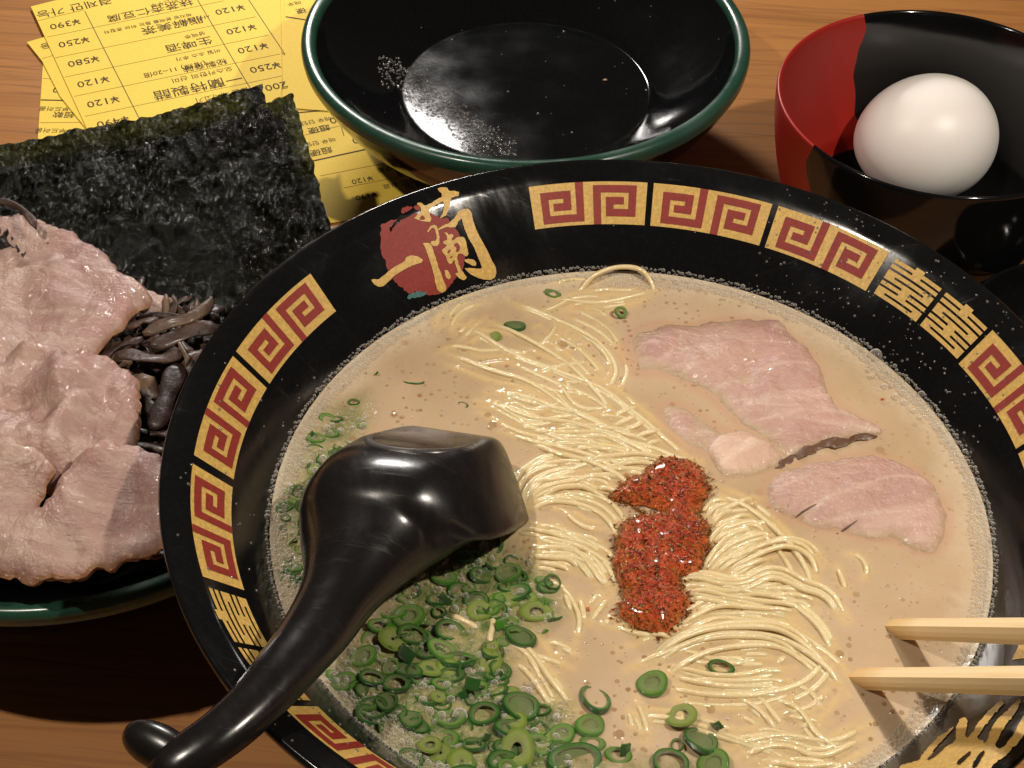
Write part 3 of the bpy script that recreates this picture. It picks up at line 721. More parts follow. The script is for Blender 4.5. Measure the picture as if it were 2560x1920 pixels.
def soup_slice(px, z, thick, mat, label, tilt=(0, 0), **k):
    W = PP(px, np.full(len(px), z)); c = W[:, :2].mean(0)
    def zf(Q): return z+(Q-c)@np.array(tilt)+k_dome*np.exp(-((Q-c)**2).sum(1)/(.09))
    k_dome = k.pop('dome', 0)
    o = slab('pork_slice', W[:, :2], zf, thick, mat, step=.012, wetfilm=True, edge_w=.004, roundw=.11, **k)
    finish(o, label, 'pork slice', 'pork slices in the soup'); return W[:, :2]
MZ = (1450, 740, .47468)
SLICES = []
up = zz([(215, 290), (290, 190), (420, 150), (560, 165), (700, 140), (850, 125), (960, 130), (1040, 150), (1120, 230), (1200, 300), (1260, 380), (1290, 480), (1330, 560), (1420, 620), (1500, 660), (1580, 720), (1520, 740), (1400, 760), (1280, 780), (1180, 820), (1090, 870), (1030, 820), (940, 750), (850, 700), (700, 560), (560, 470), (420, 420), (330, 430), (260, 400)], *MZ)
SLICES.append((soup_slice(up, SOUPZ-.006, .052, M_meatS, 'broad pink pork slice floating nearest the far right edge of the soup', tilt=(.035, .022), dome=0, seed=3, jag=.010, lump=.022), 1))
lo = zz([(960, 1010), (1000, 950), (1080, 920), (1180, 895), (1300, 870), (1450, 850), (1560, 850), (1680, 880), (1790, 940), (1880, 1030), (1930, 1130), (1935, 1240), (1900, 1330), (1830, 1370), (1740, 1340), (1640, 1290), (1500, 1290), (1400, 1260), (1250, 1230), (1120, 1180), (1010, 1140), (975, 1080)], *MZ)
SLICES.append((soup_slice(lo, SOUPZ-.005, .052, M_meatS, 'pink pork slice lowest in the soup, above the chopstick tips, with dark fibre cracks', tilt=(.0, .012), dome=0, seed=9, jag=.008, lump=.014), 1))
mid = zz([(420, 590), (500, 570), (600, 610), (700, 690), (790, 720), (860, 760), (880, 820), (800, 850), (640, 840), (520, 780), (440, 700)], *MZ)
SLICES.append((soup_slice(mid, SOUPZ-.007, .036, M_meatS, 'small sunken pork strip between the noodles and the broad pork slice', tilt=(0, 0), dome=0, seed=5, jag=.008, lump=.016), 1))
fat = zz([(680, 760), (760, 725), (860, 715), (950, 745), (1040, 810), (1070, 860), (1020, 915), (930, 950), (840, 960), (740, 950), (690, 880), (660, 810)], *MZ)
SLICES.append((soup_slice(fat, SOUPZ-.006, .058, M_meatF, 'pale knob of pork fat beside the chili flakes and the broad pork slice', tilt=(0, .0), dome=0, seed=8, jag=.004), .4))
# dark browned edge of the broad slice
def crust():
    c = PP(zz([(1030, 900), (1090, 870), (1180, 825), (1280, 785), (1380, 770), (1480, 745), (1570, 735)], *MZ), np.full(7, SOUPZ+.001))
    C = resample(catmull(c, 40), .008); s = np.linspace(0, 1, len(C))
    V, F = tube(C, .004+.010*np.sin(s*3.1)**.7*(1+.35*np.sin(s*23)), 12); V[:, 2] = SOUPZ+.0005+(V[:, 2]-SOUPZ-.001)*.35+fbm(V[:, :2], 60, 3, 3)*.007; V[:, :2] += np.stack([fbm(V[:, :2], 50, 4, 3), fbm(V[:, :2], 50, 6, 3)], 1)*.006
    m = simple('browned_pork_edge', (.12, .055, .028), .5, Coat_Weight=.3, Coat_Roughness=.3)
    sl = [o for o in bpy.data.objects if o.name.startswith('pork_slice')][0]
    mesh('browned_edge', V, F, m, sl)
    for pts in ([(1140, 1130), (1190, 1105), (1250, 1080)], [(1330, 970), (1400, 935)], [(1420, 1070), (1480, 985)], [(1360, 1215), (1400, 1195), (1470, 1160)], [(1700, 1080), (1820, 990)], [(1200, 990), (1270, 935)]):
        c = PP(zz(pts, *MZ), np.full(len(pts), SOUPZ+.026)); C = resample(catmull(c, 12), .006)
        sl2 = [o for o in bpy.data.objects if o.name.startswith('pork_slice')][1]
        oc = catmull(SLICES[1][0], 80, True); qq = np.clip(seg_dist(C[:, :2], oc)/.11, 0, 1)
        C[:, 2] = SOUPZ-.005+.026*np.sqrt(1-(1-qq)**2)+.0035
        C[:, 2] -= .0045; V, F = tube(C, .0030*np.sin(np.linspace(.2, 2.9, len(C))), 6); mesh('fibre_crack', V, F, m, sl2)
crust()

# ------------------------------------------------------------------ soup surface
soup = empty('soup', (0, 0, -.62), 'creamy tan pork bone soup filling the large patterned bowl', 'soup')
def build_soup():
    st = .0042; n = int(.80/st)
    ax = np.arange(-n, n+1)*st; X, Y = np.meshgrid(ax, ax, indexing='ij'); Rr = np.hypot(X, Y)
    H = np.full(X.shape, -1.0); tint = np.zeros(X.shape+(3,))
    def idx(v): return (v/st+n)
    film = .0014
    best = np.full(X.shape, -1.0)
    for C, r in NCL:
        for c in C[::1]:
            zt = c[2]+NR
            if zt < SOUPZ-.016: continue
            i0, j0 = int(idx(c[0])), int(idx(c[1])); k = 7
            if not (k < i0 < 2*n-k and k < j0 < 2*n-k): continue
            sx = X[i0-k:i0+k+1, j0-k:j0+k+1]-c[0]; sy = Y[i0-k:i0+k+1, j0-k:j0+k+1]-c[1]; d2 = sx*sx+sy*sy
            rise = np.clip(zt-SOUPZ, -.01, .006)
            # a thin skin of soup climbs the strand
            prof_ = np.exp(-d2/(2*(NR*1.15)**2))
            amp = .0014*np.clip(1+rise/.010, 0, 1)
            if zt < SOUPZ+.0035: amp = amp+max(0, (zt+film*.4)-SOUPZ)
            H[i0-k:i0+k+1, j0-k:j0+k+1] = np.maximum(H[i0-k:i0+k+1, j0-k:j0+k+1], amp*prof_)
            tw = np.clip(1-(SOUPZ-zt)/.016, 0, 1)**1.3*np.exp(-d2/(2*(NR*1.15)**2))
            t0 = tint[i0-k:i0+k+1, j0-k:j0+k+1, 0]; np.maximum(t0, tw, out=t0)
    H = np.where(H < 0, 0, H)
    Q = np.stack([X.ravel(), Y.ravel()], 1)
    for W, wgt in SLICES:
        lo_, hi_ = W.min(0)-.06, W.max(0)+.06
        m = (Q[:, 0] > lo_[0]) & (Q[:, 0] < hi_[0]) & (Q[:, 1] > lo_[1]) & (Q[:, 1] < hi_[1])
        q = Q[m]; Cc = resample(catmull(W, 60, True), .03, True)
        d = seg_dist(q, Cc); ins = inside(q, Cc); d = np.where(ins, 0, d)
        v = np.exp(-(d/.014)**2)*wgt*.6
        t = tint[:, :, 1].ravel(); t[m] = np.maximum(t[m], v); tint[:, :, 1] = t.reshape(X.shape)
    # green froth round the scallions
    gp = [PP([(x/.8641, y/.8641) for x, y in p], np.full(len(p), SOUPZ))[:, :2] for p in (
        [(690, 1440), (800, 1340), (920, 1200), (1060, 1140), (1190, 1240), (1220, 1320), (1120, 1400), (1100, 1480), (1240, 1520), (1260, 1620), (1400, 1640), (1560, 1640), (1600, 1760), (1200, 1900), (900, 1750), (760, 1560)],
        [(600, 1250), (600, 1100), (640, 1000), (700, 890), (790, 850), (800, 900), (700, 1050), (680, 1180), (660, 1300)])]
    m = Rr.ravel() < .82; q = Q[m]; g = np.zeros(len(q))
    for p in gp:
        d = seg_dist(q, p); ins = inside(q, p); sd = np.where(ins, d, -d); g = np.maximum(g, np.clip((sd+.03)/.08, 0, 1))
    t = np.zeros(len(Q)); t[m] = g; tint[:, :, 2] = t.reshape(X.shape)
    swell = np.array([0.0])
    Z = SOUPZ+H+.0012*np.sin(X*23+Y*9)*np.cos(Y*19-X*5)
    Rw = wall_r(SOUPZ)+.001
    # meniscus at the wall
    Z = Z+.006*np.exp(-np.clip(Rw-Rr, 0, 1)/.008)
    keep = Rr < Rw
    ids = -np.ones(X.shape, int); ids[keep] = np.arange(keep.sum())
    a, b_, c_, d_ = ids[:-1, :-1], ids[1:, :-1], ids[1:, 1:], ids[:-1, 1:]
    ok = (a >= 0) & (b_ >= 0) & (c_ >= 0) & (d_ >= 0)
    F = np.stack([a[ok], b_[ok], c_[ok], d_[ok]], 1)
    V = np.stack([X[keep], Y[keep], Z[keep]], 1)
    # round skirt closing the rest up to the wall, then a shallow underside
    base = len(V); T0 = np.linspace(0, 2*math.pi, 400, endpoint=False)
    R1, R2 = Rw-.012, Rw+.0015
    V2 = np.vstack([np.stack([R1*np.cos(T0), R1*np.sin(T0), np.full(400, SOUPZ+.0010)], 1), np.stack([R2*np.cos(T0), R2*np.sin(T0), np.full(400, SOUPZ+.0075)], 1)])
    k = np.arange(400); F2 = np.stack([base+k, base+(k+1) % 400, base+400+(k+1) % 400, base+400+k], 1)
    gth = tint[:, :, 2]
    def samp(x, y): return tint[np.clip((x/st+n).astype(int), 0, 2*n), np.clip((y/st+n).astype(int), 0, 2*n)]
    tt = np.vstack([tint[keep], samp(V2[:, 0], V2[:, 1])])
    o = mesh('soup_surface', np.vstack([V, V2]), np.vstack([F, F2[:, ::-1]]), soup_mat(), soup, attrs={'tint': tt})
build_soup()

# ------------------------------------------------------------------ foam bubbles
M_bub = bubble_mat(); M_drop = droplet_mat()
def domes(items, name, mat, parent, nseg=9, nring=4, full=.62):
    """items: (x,y,z,r,normal)"""
    ph = np.linspace(0, math.pi*full, nring+1)[1:]; th = np.linspace(0, 2*math.pi, nseg, endpoint=False)
    L = [(0, 0, 1)]+[(math.sin(p)*math.cos(t), math.sin(p)*math.sin(t), math.cos(p)) for p in ph for t in th]
    L = np.array(L); F = [(0, 1+j, 1+(j+1) % nseg) for j in range(nseg)]; F4 = []
    for i in range(nring-1):
        for j in range(nseg): F4.append((1+i*nseg+j, 1+(i+1)*nseg+j, 1+(i+1)*nseg+(j+1) % nseg, 1+i*nseg+(j+1) % nseg))
    Ft = np.array(F+[(a, b, c) for a, b, c, d in F4]+[(a, c, d) for a, b, c, d in F4])
    Vs, Fs = [], []
    for k, (x, y, z, r, nm) in enumerate(items):
        V = L*r
        if nm is not None:
            q = Vector((0, 0, 1)).rotation_difference(Vector(nm)); V = V@np.array(q.to_matrix()).T
        Vs.append(V+np.array([x, y, z])); Fs.append(Ft+k*len(L))
    return mesh(name, np.vstack(Vs), np.vstack(Fs), mat, parent)
def build_foam():
    it = []; Rw = wall_r(SOUPZ); grid = {}
    def free(x, y, r):
        gx, gy = int(x/.02), int(y/.02)
        for a in (-1, 0, 1):
            for c in (-1, 0, 1):
                for (X_, Y_, R_) in grid.get((gx+a, gy+c), ()):
                    if (X_-x)**2+(Y_-y)**2 < (.86*(R_+r))**2: return False
        grid.setdefault((gx, gy), []).append((x, y, r)); return True
    for (x, y, r) in ((2190, 893, .021), (2158, 880, .010), (2215, 915, .009), (2255, 985, .009), (2347, 1075, .009), (1420, 700, .009), (1150, 1790, .016)):
        p = P1(x, y, SOUPZ); grid.setdefault((int(p[0]/.02), int(p[1]/.02)), []).append((p[0], p[1], r))
    for k in range(36000):
        th = rng.uniform(0, 2*math.pi)
        dn = .5+.5*mnoise.noise(Vector((math.cos(th)*3.3, math.sin(th)*3.3, 2.2)))*1.6
        wd = .026+.034*max(0, dn)**1.6
        deg = math.degrees(th) % 360
        if 100 < deg < 140: wd *= .7
        if 170 < deg < 240 or 60 < deg < 100: wd *= 1.45
        u = rng.random()**1.25*wd
        r = (rng.uniform(.0050, .0085) if rng.random() < .12 else rng.uniform(.0030, .0050)) if k < 9000 else rng.uniform(.0018, .0030)
        rad = Rw+.010-u
        if not free(rad*math.cos(th), rad*math.sin(th), r): continue
        z = max(SOUPZ+.002, float(wall_z(rad))+.002)
        it.append((rad*math.cos(th), rad*math.sin(th), z, r, None))
    for (x, y, r) in ((2190, 893, .021), (2158, 880, .010), (2215, 915, .009), (2255, 985, .009), (2347, 1075, .009), (1420, 700, .009), (1443, 690, .006), (1690, 708, .009), (1150, 1790, .016), (2120, 870, .008), (2170, 905, .007)):
        p = P1(x, y, SOUPZ); it.append((p[0], p[1], SOUPZ+.002, r, None))
    for k in range(34):
        f = rng.random(); bx_, by_ = 2120+f*235, 868+f*215+rng.normal(0, 15)
        p = P1(bx_, by_, SOUPZ); r_ = rng.uniform(.005, .0115)
        if math.hypot(p[0], p[1]) < Rw+.006 and free(p[0], p[1], r_): it.append((p[0], p[1], SOUPZ+.002, r_, None))
    domes(it, 'foam_ring', M_bub, soup).__setitem__('kind', 'stuff')
    it = []
    for k in range(5200):
        p0 = (rng.uniform(590, 1350), rng.uniform(860, 1760)); x, y = p0
        p = P1(x/.8641, y/.8641, SOUPZ)
        if math.hypot(p[0], p[1]) > Rw-.01: continue
        reg = inside(np.array([p0]), np.array([(700, 1440), (920, 1200), (1060, 1140), (1190, 1240), (1220, 1330), (1120, 1400), (1240, 1520), (1240, 1700), (900, 1700), (760, 1560)]))[0] or inside(np.array([p0]), np.array([(600, 1250), (600, 1100), (640, 1000), (700, 890), (790, 850), (800, 900), (700, 1050), (680, 1180), (660, 1300)]))[0]
        if not reg: continue
        if mnoise.noise(Vector((p[0]*14, p[1]*14, 5))) < -.1: continue
        it.append((p[0], p[1], SOUPZ+.002, rng.uniform(.0018, .0045) if rng.random() < .88 else rng.uniform(.005, .010), None))
    for k in range(950):  # extra tiny bubbles over the broth, added for its scattered sparkle
        th = rng.uniform(0, 2*math.pi); rr = .76*math.sqrt(rng.random())
        it.append((rr*math.cos(th), rr*math.sin(th), SOUPZ-.0003, rng.uniform(.0012, .0036), None))
    for k in range(420):  # more bubbles by the strands, put in for the bright glints there
        C_, r_ = NCL[int(rng.integers(0, len(NCL)))]; q = C_[int(rng.integers(0, len(C_)))]
        it.append((q[0]+rng.normal(0, .012), q[1]+rng.normal(0, .012), SOUPZ+.0008, rng.uniform(.0015, .0032), None))
    domes(it, 'bubbles_and_sparkles', M_bub, soup).__setitem__('kind', 'stuff')
build_foam()
def build_droplets():
    it = []
    for k in range(330):
        th = math.radians(rng.uniform(18, 72) if rng.random() < .75 else rng.uniform(160, 250)); r = rng.uniform(.80, .925) if rng.random() < .8 else rng.uniform(.93, .985)
        p = wall_pt(th, r, 0); e = wall_pt(th, r, 1)-p
        it.append((p[0], p[1], p[2], rng.uniform(.0012, .0042), tuple(e)))
    domes(it, 'wall_droplets', M_drop, bowl, full=.45).__setitem__('kind', 'stuff')
build_droplets()

# ------------------------------------------------------------------ chili
def build_chili():
    z = zz([(690, 100), (780, 100), (860, 115), (930, 180), (940, 260), (915, 350), (920, 390), (965, 420), (970, 480), (945, 560), (940, 610), (890, 660), (800, 680), (830, 740), (850, 830), (820, 900), (760, 950), (700, 972), (620, 950), (550, 920), (505, 870), (520, 800), (510, 700), (470, 600), (490, 500), (520, 420), (570, 390), (660, 365), (720, 345), (620, 330), (540, 300), (485, 270), (545, 210), (640, 160)], 1300, 1100, .49423)
    W = PP(z, np.full(len(z), SOUPZ+.012))[:, :2]
    t = empty('chili_flake_heap', (W[:, 0].mean(), W[:, 1].mean(), SOUPZ), 'glossy red chili flake paste heaped on the noodles in the middle of the soup', 'chili flakes')
    C = resample(catmull(W, 200, True), .008, True)
    C = C+np.stack([fbm(C, 26, 2, 3), fbm(C, 26, 7, 3)], 1)*.012
    V2, T = tri_poly(C, .009); d = seg_dist(V2, C)
    q = np.clip(d/.05, 0, 1); h = .001+.034*np.sqrt(1-(1-q)**2)+fbm(V2, 30, 4, 3)*.008*q
    mesh('chili_paste', np.c_[V2, SOUPZ+.004+h], T, chili_mat('chili_paste', False), t, attrs={'edge': np.exp(-d/.030)})
    # flakes
    n = 7000; lo_, hi_ = C.min(0)-.02, C.max(0)+.02
    Q = rng.uniform(lo_, hi_, (n*3, 2)); d = seg_dist(Q, C); ins = inside(Q, C)
    m = ins | (d < .022*rng.random(len(Q))**2.2); Q, d, ins = Q[m][:n], d[m][:n], ins[m][:n]
    q = np.where(ins, np.clip(d/.05, 0, 1), 0); hz = SOUPZ+.0045+rng.uniform(-.002, .003, len(Q))+.034*np.sqrt(1-(1-q)**2)+fbm(Q, 30, 4, 3)*.008*q
    Vs, Fs, Es = [], [], []
    for i in range(len(Q)):
        s = rng.uniform(.0020, .0044) if rng.random() < .8 else rng.uniform(.0044, .0080)
        v = rng.normal(0, 1, (5, 3)); v /= np.linalg.norm(v, axis=1)[:, None]; v *= s*rng.uniform(.6, 1.2, (5, 1)); v[:, 2] *= .40
        Vs.append(v+np.array([Q[i, 0], Q[i, 1], hz[i]])); b = i*5
        Fs += [(b, b+1, b+2), (b, b+2, b+3), (b, b+3, b+1), (b+4, b+2, b+1), (b+4, b+3, b+2), (b+4, b+1, b+3)]
        Es += [math.exp(-d[i]/.030)*rng.uniform(.5, 1.1) if ins[i] else .8]*5
    o = mesh('chili_flakes', np.vstack(Vs), np.array(Fs), chili_mat('chili_flake', True), t, smooth=False, attrs={'edge': Es}); o['kind'] = 'stuff'
    # stray flakes
    for (x, y), lab in (((1470, 1523), 'tiny red chili flake on the soup left of the chili heap'), ((2208, 1000), 'tiny red chili flake on the soup by the far right foam'), ((1620+815*.2893, 1200+1105*.2893), 'tiny orange chili flake on the noodle fan')):
        p = P1(x, y, SOUPZ+.004); v = rng.normal(0, 1, (6, 3)); v /= np.linalg.norm(v, axis=1)[:, None]; v *= .007
        F = [(0, 1, 2), (0, 2, 3), (0, 3, 4), (1, 5, 2), (2, 5, 3), (3, 5, 4), (0, 4, 1), (4, 5, 1)]
        o = mesh('chili_flake', v+p, F, bpy.data.materials['chili_flake'], smooth=False); finish(o, lab, 'chili flake')
build_chili()

# ------------------------------------------------------------------ scallions
M_sd = scallion_mat('scallion_dark', (.018, .13, .018), (.44, .45, .23), (.12, .33, .06))
M_sm = scallion_mat('scallion_mid', (.10, .34, .03), (.50, .50, .26), (.32, .52, .13))
M_sl = scallion_mat('scallion_light', (.30, .44, .06), (.56, .58, .26), (.50, .62, .16))
def ring_mesh(name, mat, wall=.2, hgt=.7, arc=2*math.pi, seed=0, oval=0.0, fill=False):
    """unit outer radius, lies flat; returned as mesh data"""
    n = 26 if arc > 6 else 14; full = arc > 6
    th = np.linspace(0, arc, n, endpoint=not full)
    ri = 1-wall; h = hgt/2; b = wall*.28
    prof = [(1-b*.3, -h), (1, -h+b), (1, h-b), (1-b, h), ((1+ri)/2, h+.02), (ri+b, h), (ri, h-b), (ri, -h+b), (ri+b*.5, -h)]
    k = len(prof); V = []; A = []
    rs = np.random.default_rng(seed); ph = rs.uniform(0, 6, 3)
    for t in th:
        w = 1+.07*math.sin(2*t+ph[0])+.04*math.sin(3*t+ph[1])
        for (r, z) in prof:
            V.append((r*w*math.cos(t)*(1+oval), r*w*math.sin(t)*(1-oval), z+.05*math.sin(2*t+ph[2]))); A.append((r-ri)/wall)
    F = []
    for i in range(n if full else n-1):
        for j in range(k): F.append((i*k+j, ((i+1) % n)*k+j, ((i+1) % n)*k+(j+1) % k, i*k+(j+1) % k))
    if not full: F += [tuple(range(k)), tuple(range((n-1)*k, n*k))[::-1]]
    if fill:
        b0 = len(V); V.append((0, 0, h*.15)); A.append(.0)
        for i in range(n):
            q = V[i*k+6]; V.append((q[0]*.97, q[1]*.97, h*.25)); A.append(.1)
        F += [(b0, b0+1+i, b0+1+(i+1) % n) for i in range(n)]
    me = bpy.data.meshes.new(name); me.from_pydata([tuple(np.array(v)*S) for v in V], [], F); me.update()
    me.polygons.foreach_set('use_smooth', [True]*len(me.polygons))
    a = me.attributes.new('rad', 'FLOAT', 'POINT'); a.data.foreach_set('value', A); me.materials.append(mat)
    return me
SM = {}
for i in range(4):
    SM['d', i] = ring_mesh('scallion_ring', M_sd, .24+.05*i, .8, seed=i, oval=.05*i, fill=i in (1, 3))
    SM['m', i] = ring_mesh('scallion_ring', M_sm, .34+.06*i, .8, seed=10+i, oval=.05*i, fill=i != 2)
    SM['l', i] = ring_mesh('scallion_ring', M_sl, .58+.1*i, .6, seed=20+i, oval=.04*i)
    SM['p', i] = ring_mesh('scallion_piece', M_sd, .22, 1.5, arc=.7+.28*i, seed=30+i)
    SM['q', i] = ring_mesh('scallion_piece', M_sm, .26, 1.3, arc=.8+.28*i, seed=40+i)
SLAB = {'d': 'dark green hollow scallion ring', 'm': 'fresh green scallion ring', 'l': 'pale yellow green scallion slice', 'p': 'dark green scallion leaf piece', 'q': 'bright green scallion leaf piece'}
def scal(px, py, rx, ry, kind, where, top=.006, grp=None, tilt=None):
    """rx, ry in source pixels"""
    me = SM[kind, int(rng.integers(0, 4))]
    p = P1(px, py, SOUPZ+top); R = rx/1215; sy = min(1.25, max(.55, ry/rx/.74))
    o = bpy.data.objects.new('scallion_ring' if kind in 'dml' else 'scallion_piece', me); COL.objects.link(o)
    zs = R*(.5 if kind in 'dm' else .35) if kind in 'dml' else R*.5
    hh = {'d': .4, 'm': .4, 'l': .3, 'p': .75, 'q': .65}[kind]*zs
    o.location = Vector((p[0], p[1], SOUPZ+top-hh*.6))*S
    tl = rng.uniform(-.30, .30, 2) if kind in 'dml' else rng.uniform(-.9, .9, 2)
    if tilt is not None: tl = tilt
    o.rotation_euler = (tl[0], tl[1], rng.uniform(-.4, .4) if sy != 1 else rng.uniform(0, 6))
    if kind in 'pq': o.rotation_euler[2] = rng.uniform(0, 6.28)
    o.scale = (R, R*sy, zs)
    finish(o, SLAB[kind], 'scallion', 'chopped scallions '+where); SC.append((o, where, kind, R, p[:2]))
    return o
SC = []
W1 = 'in the green mass below the ladle'
s5 = [(1200, 150, 85, 75, 'd'), (1210, 260, 70, 60, 'p'), (1310, 350, 100, 65, 'm'), (1360, 485, 92, 72, 'd'), (1500, 610, 110, 60, 'l'), (1610, 620, 70, 50, 'p'), (1610, 410, 62, 40, 'd'), (1120, 600, 85, 70, 'l'),
 (1395, 775, 110, 62, 'd'), (920, 735, 95, 65, 'd'), (850, 610, 45, 40, 'd'), (920, 510, 70, 50, 'p'), (715, 485, 55, 45, 'p'), (530, 565, 65, 50, 'p'), (1130, 370, 75, 60, 'd'), (1010, 240, 70, 50, 'd'), (640, 640, 110, 85, 'm'),
 (540, 790, 95, 80, 'l'), (340, 910, 95, 62, 'm'), (690, 905, 120, 60, 'p'), (790, 990, 88, 58, 'l'), (970, 930, 105, 60, 'd'), (1190, 940, 90, 60, 'q'), (1090, 1080, 110, 80, 'p'), (560, 1090, 85, 60, 'd'), (730, 1230, 110, 80, 'q'),
 (845, 1180, 50, 40, 'l'), (1150, 1290, 90, 70, 'd'), (1400, 1240, 115, 82, 'd'), (1290, 1270, 75, 60, 'p'), (500, 1210, 75, 60, 'd'), (510, 1370, 80, 50, 'q'), (790, 1500, 72, 60, 'l'), (930, 1430, 110, 70, 'q'), (1370, 1400, 145, 60, 'd'),
 (1370, 1530, 118, 100, 'l'), (1000, 1610, 85, 70, 'l'), (1130, 1420, 65, 50, 'p'), (1080, 1500, 70, 50, 'd'), (1150, 1575, 75, 60, 'p'), (1560, 1450, 40, 35, 'l'), (1030, 1000, 80, 50, 'p'), (400, 1050, 80, 50, 'd'), (640, 1000, 90, 50, 'd'), (660, 1330, 75, 55, 'd'), (450, 700, 70, 50, 'm'), (880, 380, 90, 60, 'm'), (1010, 1190, 100, 40, 'p')]
for (x, y, rx, ry, k) in s5: scal(780+x*.37375, 1300+y*.37375, rx*.37375, ry*.37375, k, W1, rng.uniform(.003, .014))
W2 = 'right of the green mass'
for (x, y, rx, ry, k) in [(1670, 1430, 80, 62, 'm'), (1895, 1195, 98, 88, 'd'), (1860, 1370, 92, 70, 'm'), (2080, 1470, 110, 70, 'p'), (1760, 1600, 165, 90, 'd'), (2050, 1570, 75, 50, 'm'), (1880, 1490, 70, 50, 'm')]:
    scal(780+x*.37375, 1300+y*.37375, rx*.37375, ry*.37375, k, W2, rng.uniform(.0, .006))
one = lambda x, y, rx, ry, k, lab, top=.008, tilt=None: scal(x, y, rx, ry, k, '', top, None, tilt)
def single(o, lab):
    o['label'] = lab; del o['group']
X4 = lambda x, y: (1500+x*.31646, 1500+y*.31646)
for (x, y, rx, ry, k, top, tilt, lab) in [
 (*X4(415, 655), 36, 29, 'm', .012, (.1, -.25), 'green scallion ring with pale filled centre lying below the chili heap'),
 (*X4(955, 525), 29, 16, 'd', .012, (.5, 0), 'small dark scallion ring wedged among noodles right below the chili heap'),
 (*X4(645, 905), 36, 34, 'l', .012, None, 'round pale lime scallion slice on the near soup, left of a dark barrel-shaped piece'),
 (*X4(955, 930), 27, 27, 'p', .022, (.9, .4), 'dark green barrel-shaped scallion piece standing beside the round lime slice'),
 (*X4(800, 1100), 37, 35, 'd', .012, None, 'large dark green scallion ring just below the round lime slice'),
 (*X4(610, 1145), 16, 14, 'd', .008, None, 'tiny dark scallion ring left of the large dark ring'),
 (*X4(560, 1290), 43, 30, 'd', .012, None, 'wide dark scallion ring cut by the lower picture edge'),
 (*X4(900, 1290), 36, 30, 'm', .010, None, 'green scallion ring under the large dark ring at the lower picture edge'),
 (1382, 733, 23, 14, 'm', .004, None, 'small green scallion slice at the far foam edge, nearest the emblem side'),
 (1552, 779, 18, 19, 'm', .014, (.5, .3), 'bright small scallion ring on the soup left of the broad pork slice'),
 (1288, 813, 31, 17, 'd', .004, None, 'flat dark oval scallion ring on the far soup surface'),
 (1226, 841, 33, 20, 'l', .002, None, 'pale green scallion slice next to the flat dark oval ring'),
 (1030, 951, 36, 19, 'd', -.004, None, 'nearly sunken scallion ring near the left edge of the soup'),
 (939, 933, 8, 8, 'p', .004, None, 'tiny scallion fragment near the foam left of the sunken ring'),
 (1158, 1012, 16, 8, 'd', -.001, None, 'sunken green fragment just above the flat base of the ladle')]:
    single(scal(x, y, rx, ry, k, '', top, None, tilt), lab)
W3 = 'under foam left of ladle'
cnt = 0
poly = np.array([(640, 1010), (700, 890), (780, 860), (800, 890), (690, 1040), (675, 1180), (650, 1290), (605, 1240), (605, 1100)])
while cnt < 48:
    q = (rng.uniform(600, 800), rng.uniform(860, 1300))
    if inside(np.array([q]), poly)[0]:
        k = rng.choice(['d', 'l', 'm', 'p'], p=[.4, .2, .15, .25]); r = rng.uniform(13, 28)
        scal(q[0]/.8641, q[1]/.8641, r, r*.65, k, W3, rng.uniform(-.004, .004)); cnt += 1
poly = np.array([(720, 1440), (830, 1330), (930, 1210), (1060, 1150), (1180, 1250), (1210, 1330), (1100, 1390), (1110, 1480), (1200, 1530), (1230, 1640), (1130, 1700), (900, 1690), (780, 1560)])
cnt = 0
while cnt < 165:
    q = (rng.uniform(700, 1240), rng.uniform(1140, 1700))
    if inside(np.array([q]), poly)[0]:
        k = rng.choice(['d', 'l', 'm', 'p', 'q'], p=[.36, .14, .26, .12, .12]); r = rng.uniform(17, 36)
        scal(q[0]/.8641, q[1]/.8641, r, r*.68, k, W1, rng.uniform(-.003, .008)); cnt += 1

for wh in (W1, W2, W3):
    L_ = [r for r in SC if r[1] == wh]; Q_ = np.array([r[4] for r in L_]); c_ = (Q_.max(0)+Q_.min(0))/2; h_ = (Q_.max(0)-Q_.min(0))/2
    for (o, w_, kd, r_, q) in L_:
        sz = 'large ' if r_ > .025 else 'small ' if r_ < .017 else ''
        nm = {'d': 'dark green scallion ring', 'm': 'fresh green scallion ring', 'l': 'pale lime scallion slice', 'p': 'dark green scallion curl', 'q': 'bright green scallion curl'}[kd]
        o['label'] = sz+nm+', '+zone(q, c_, *h_)+' part '+{W1: 'of the green mass below ladle', W2: 'of loose scallions beside green mass', W3: 'of scallions under foam left of ladle'}[wh]

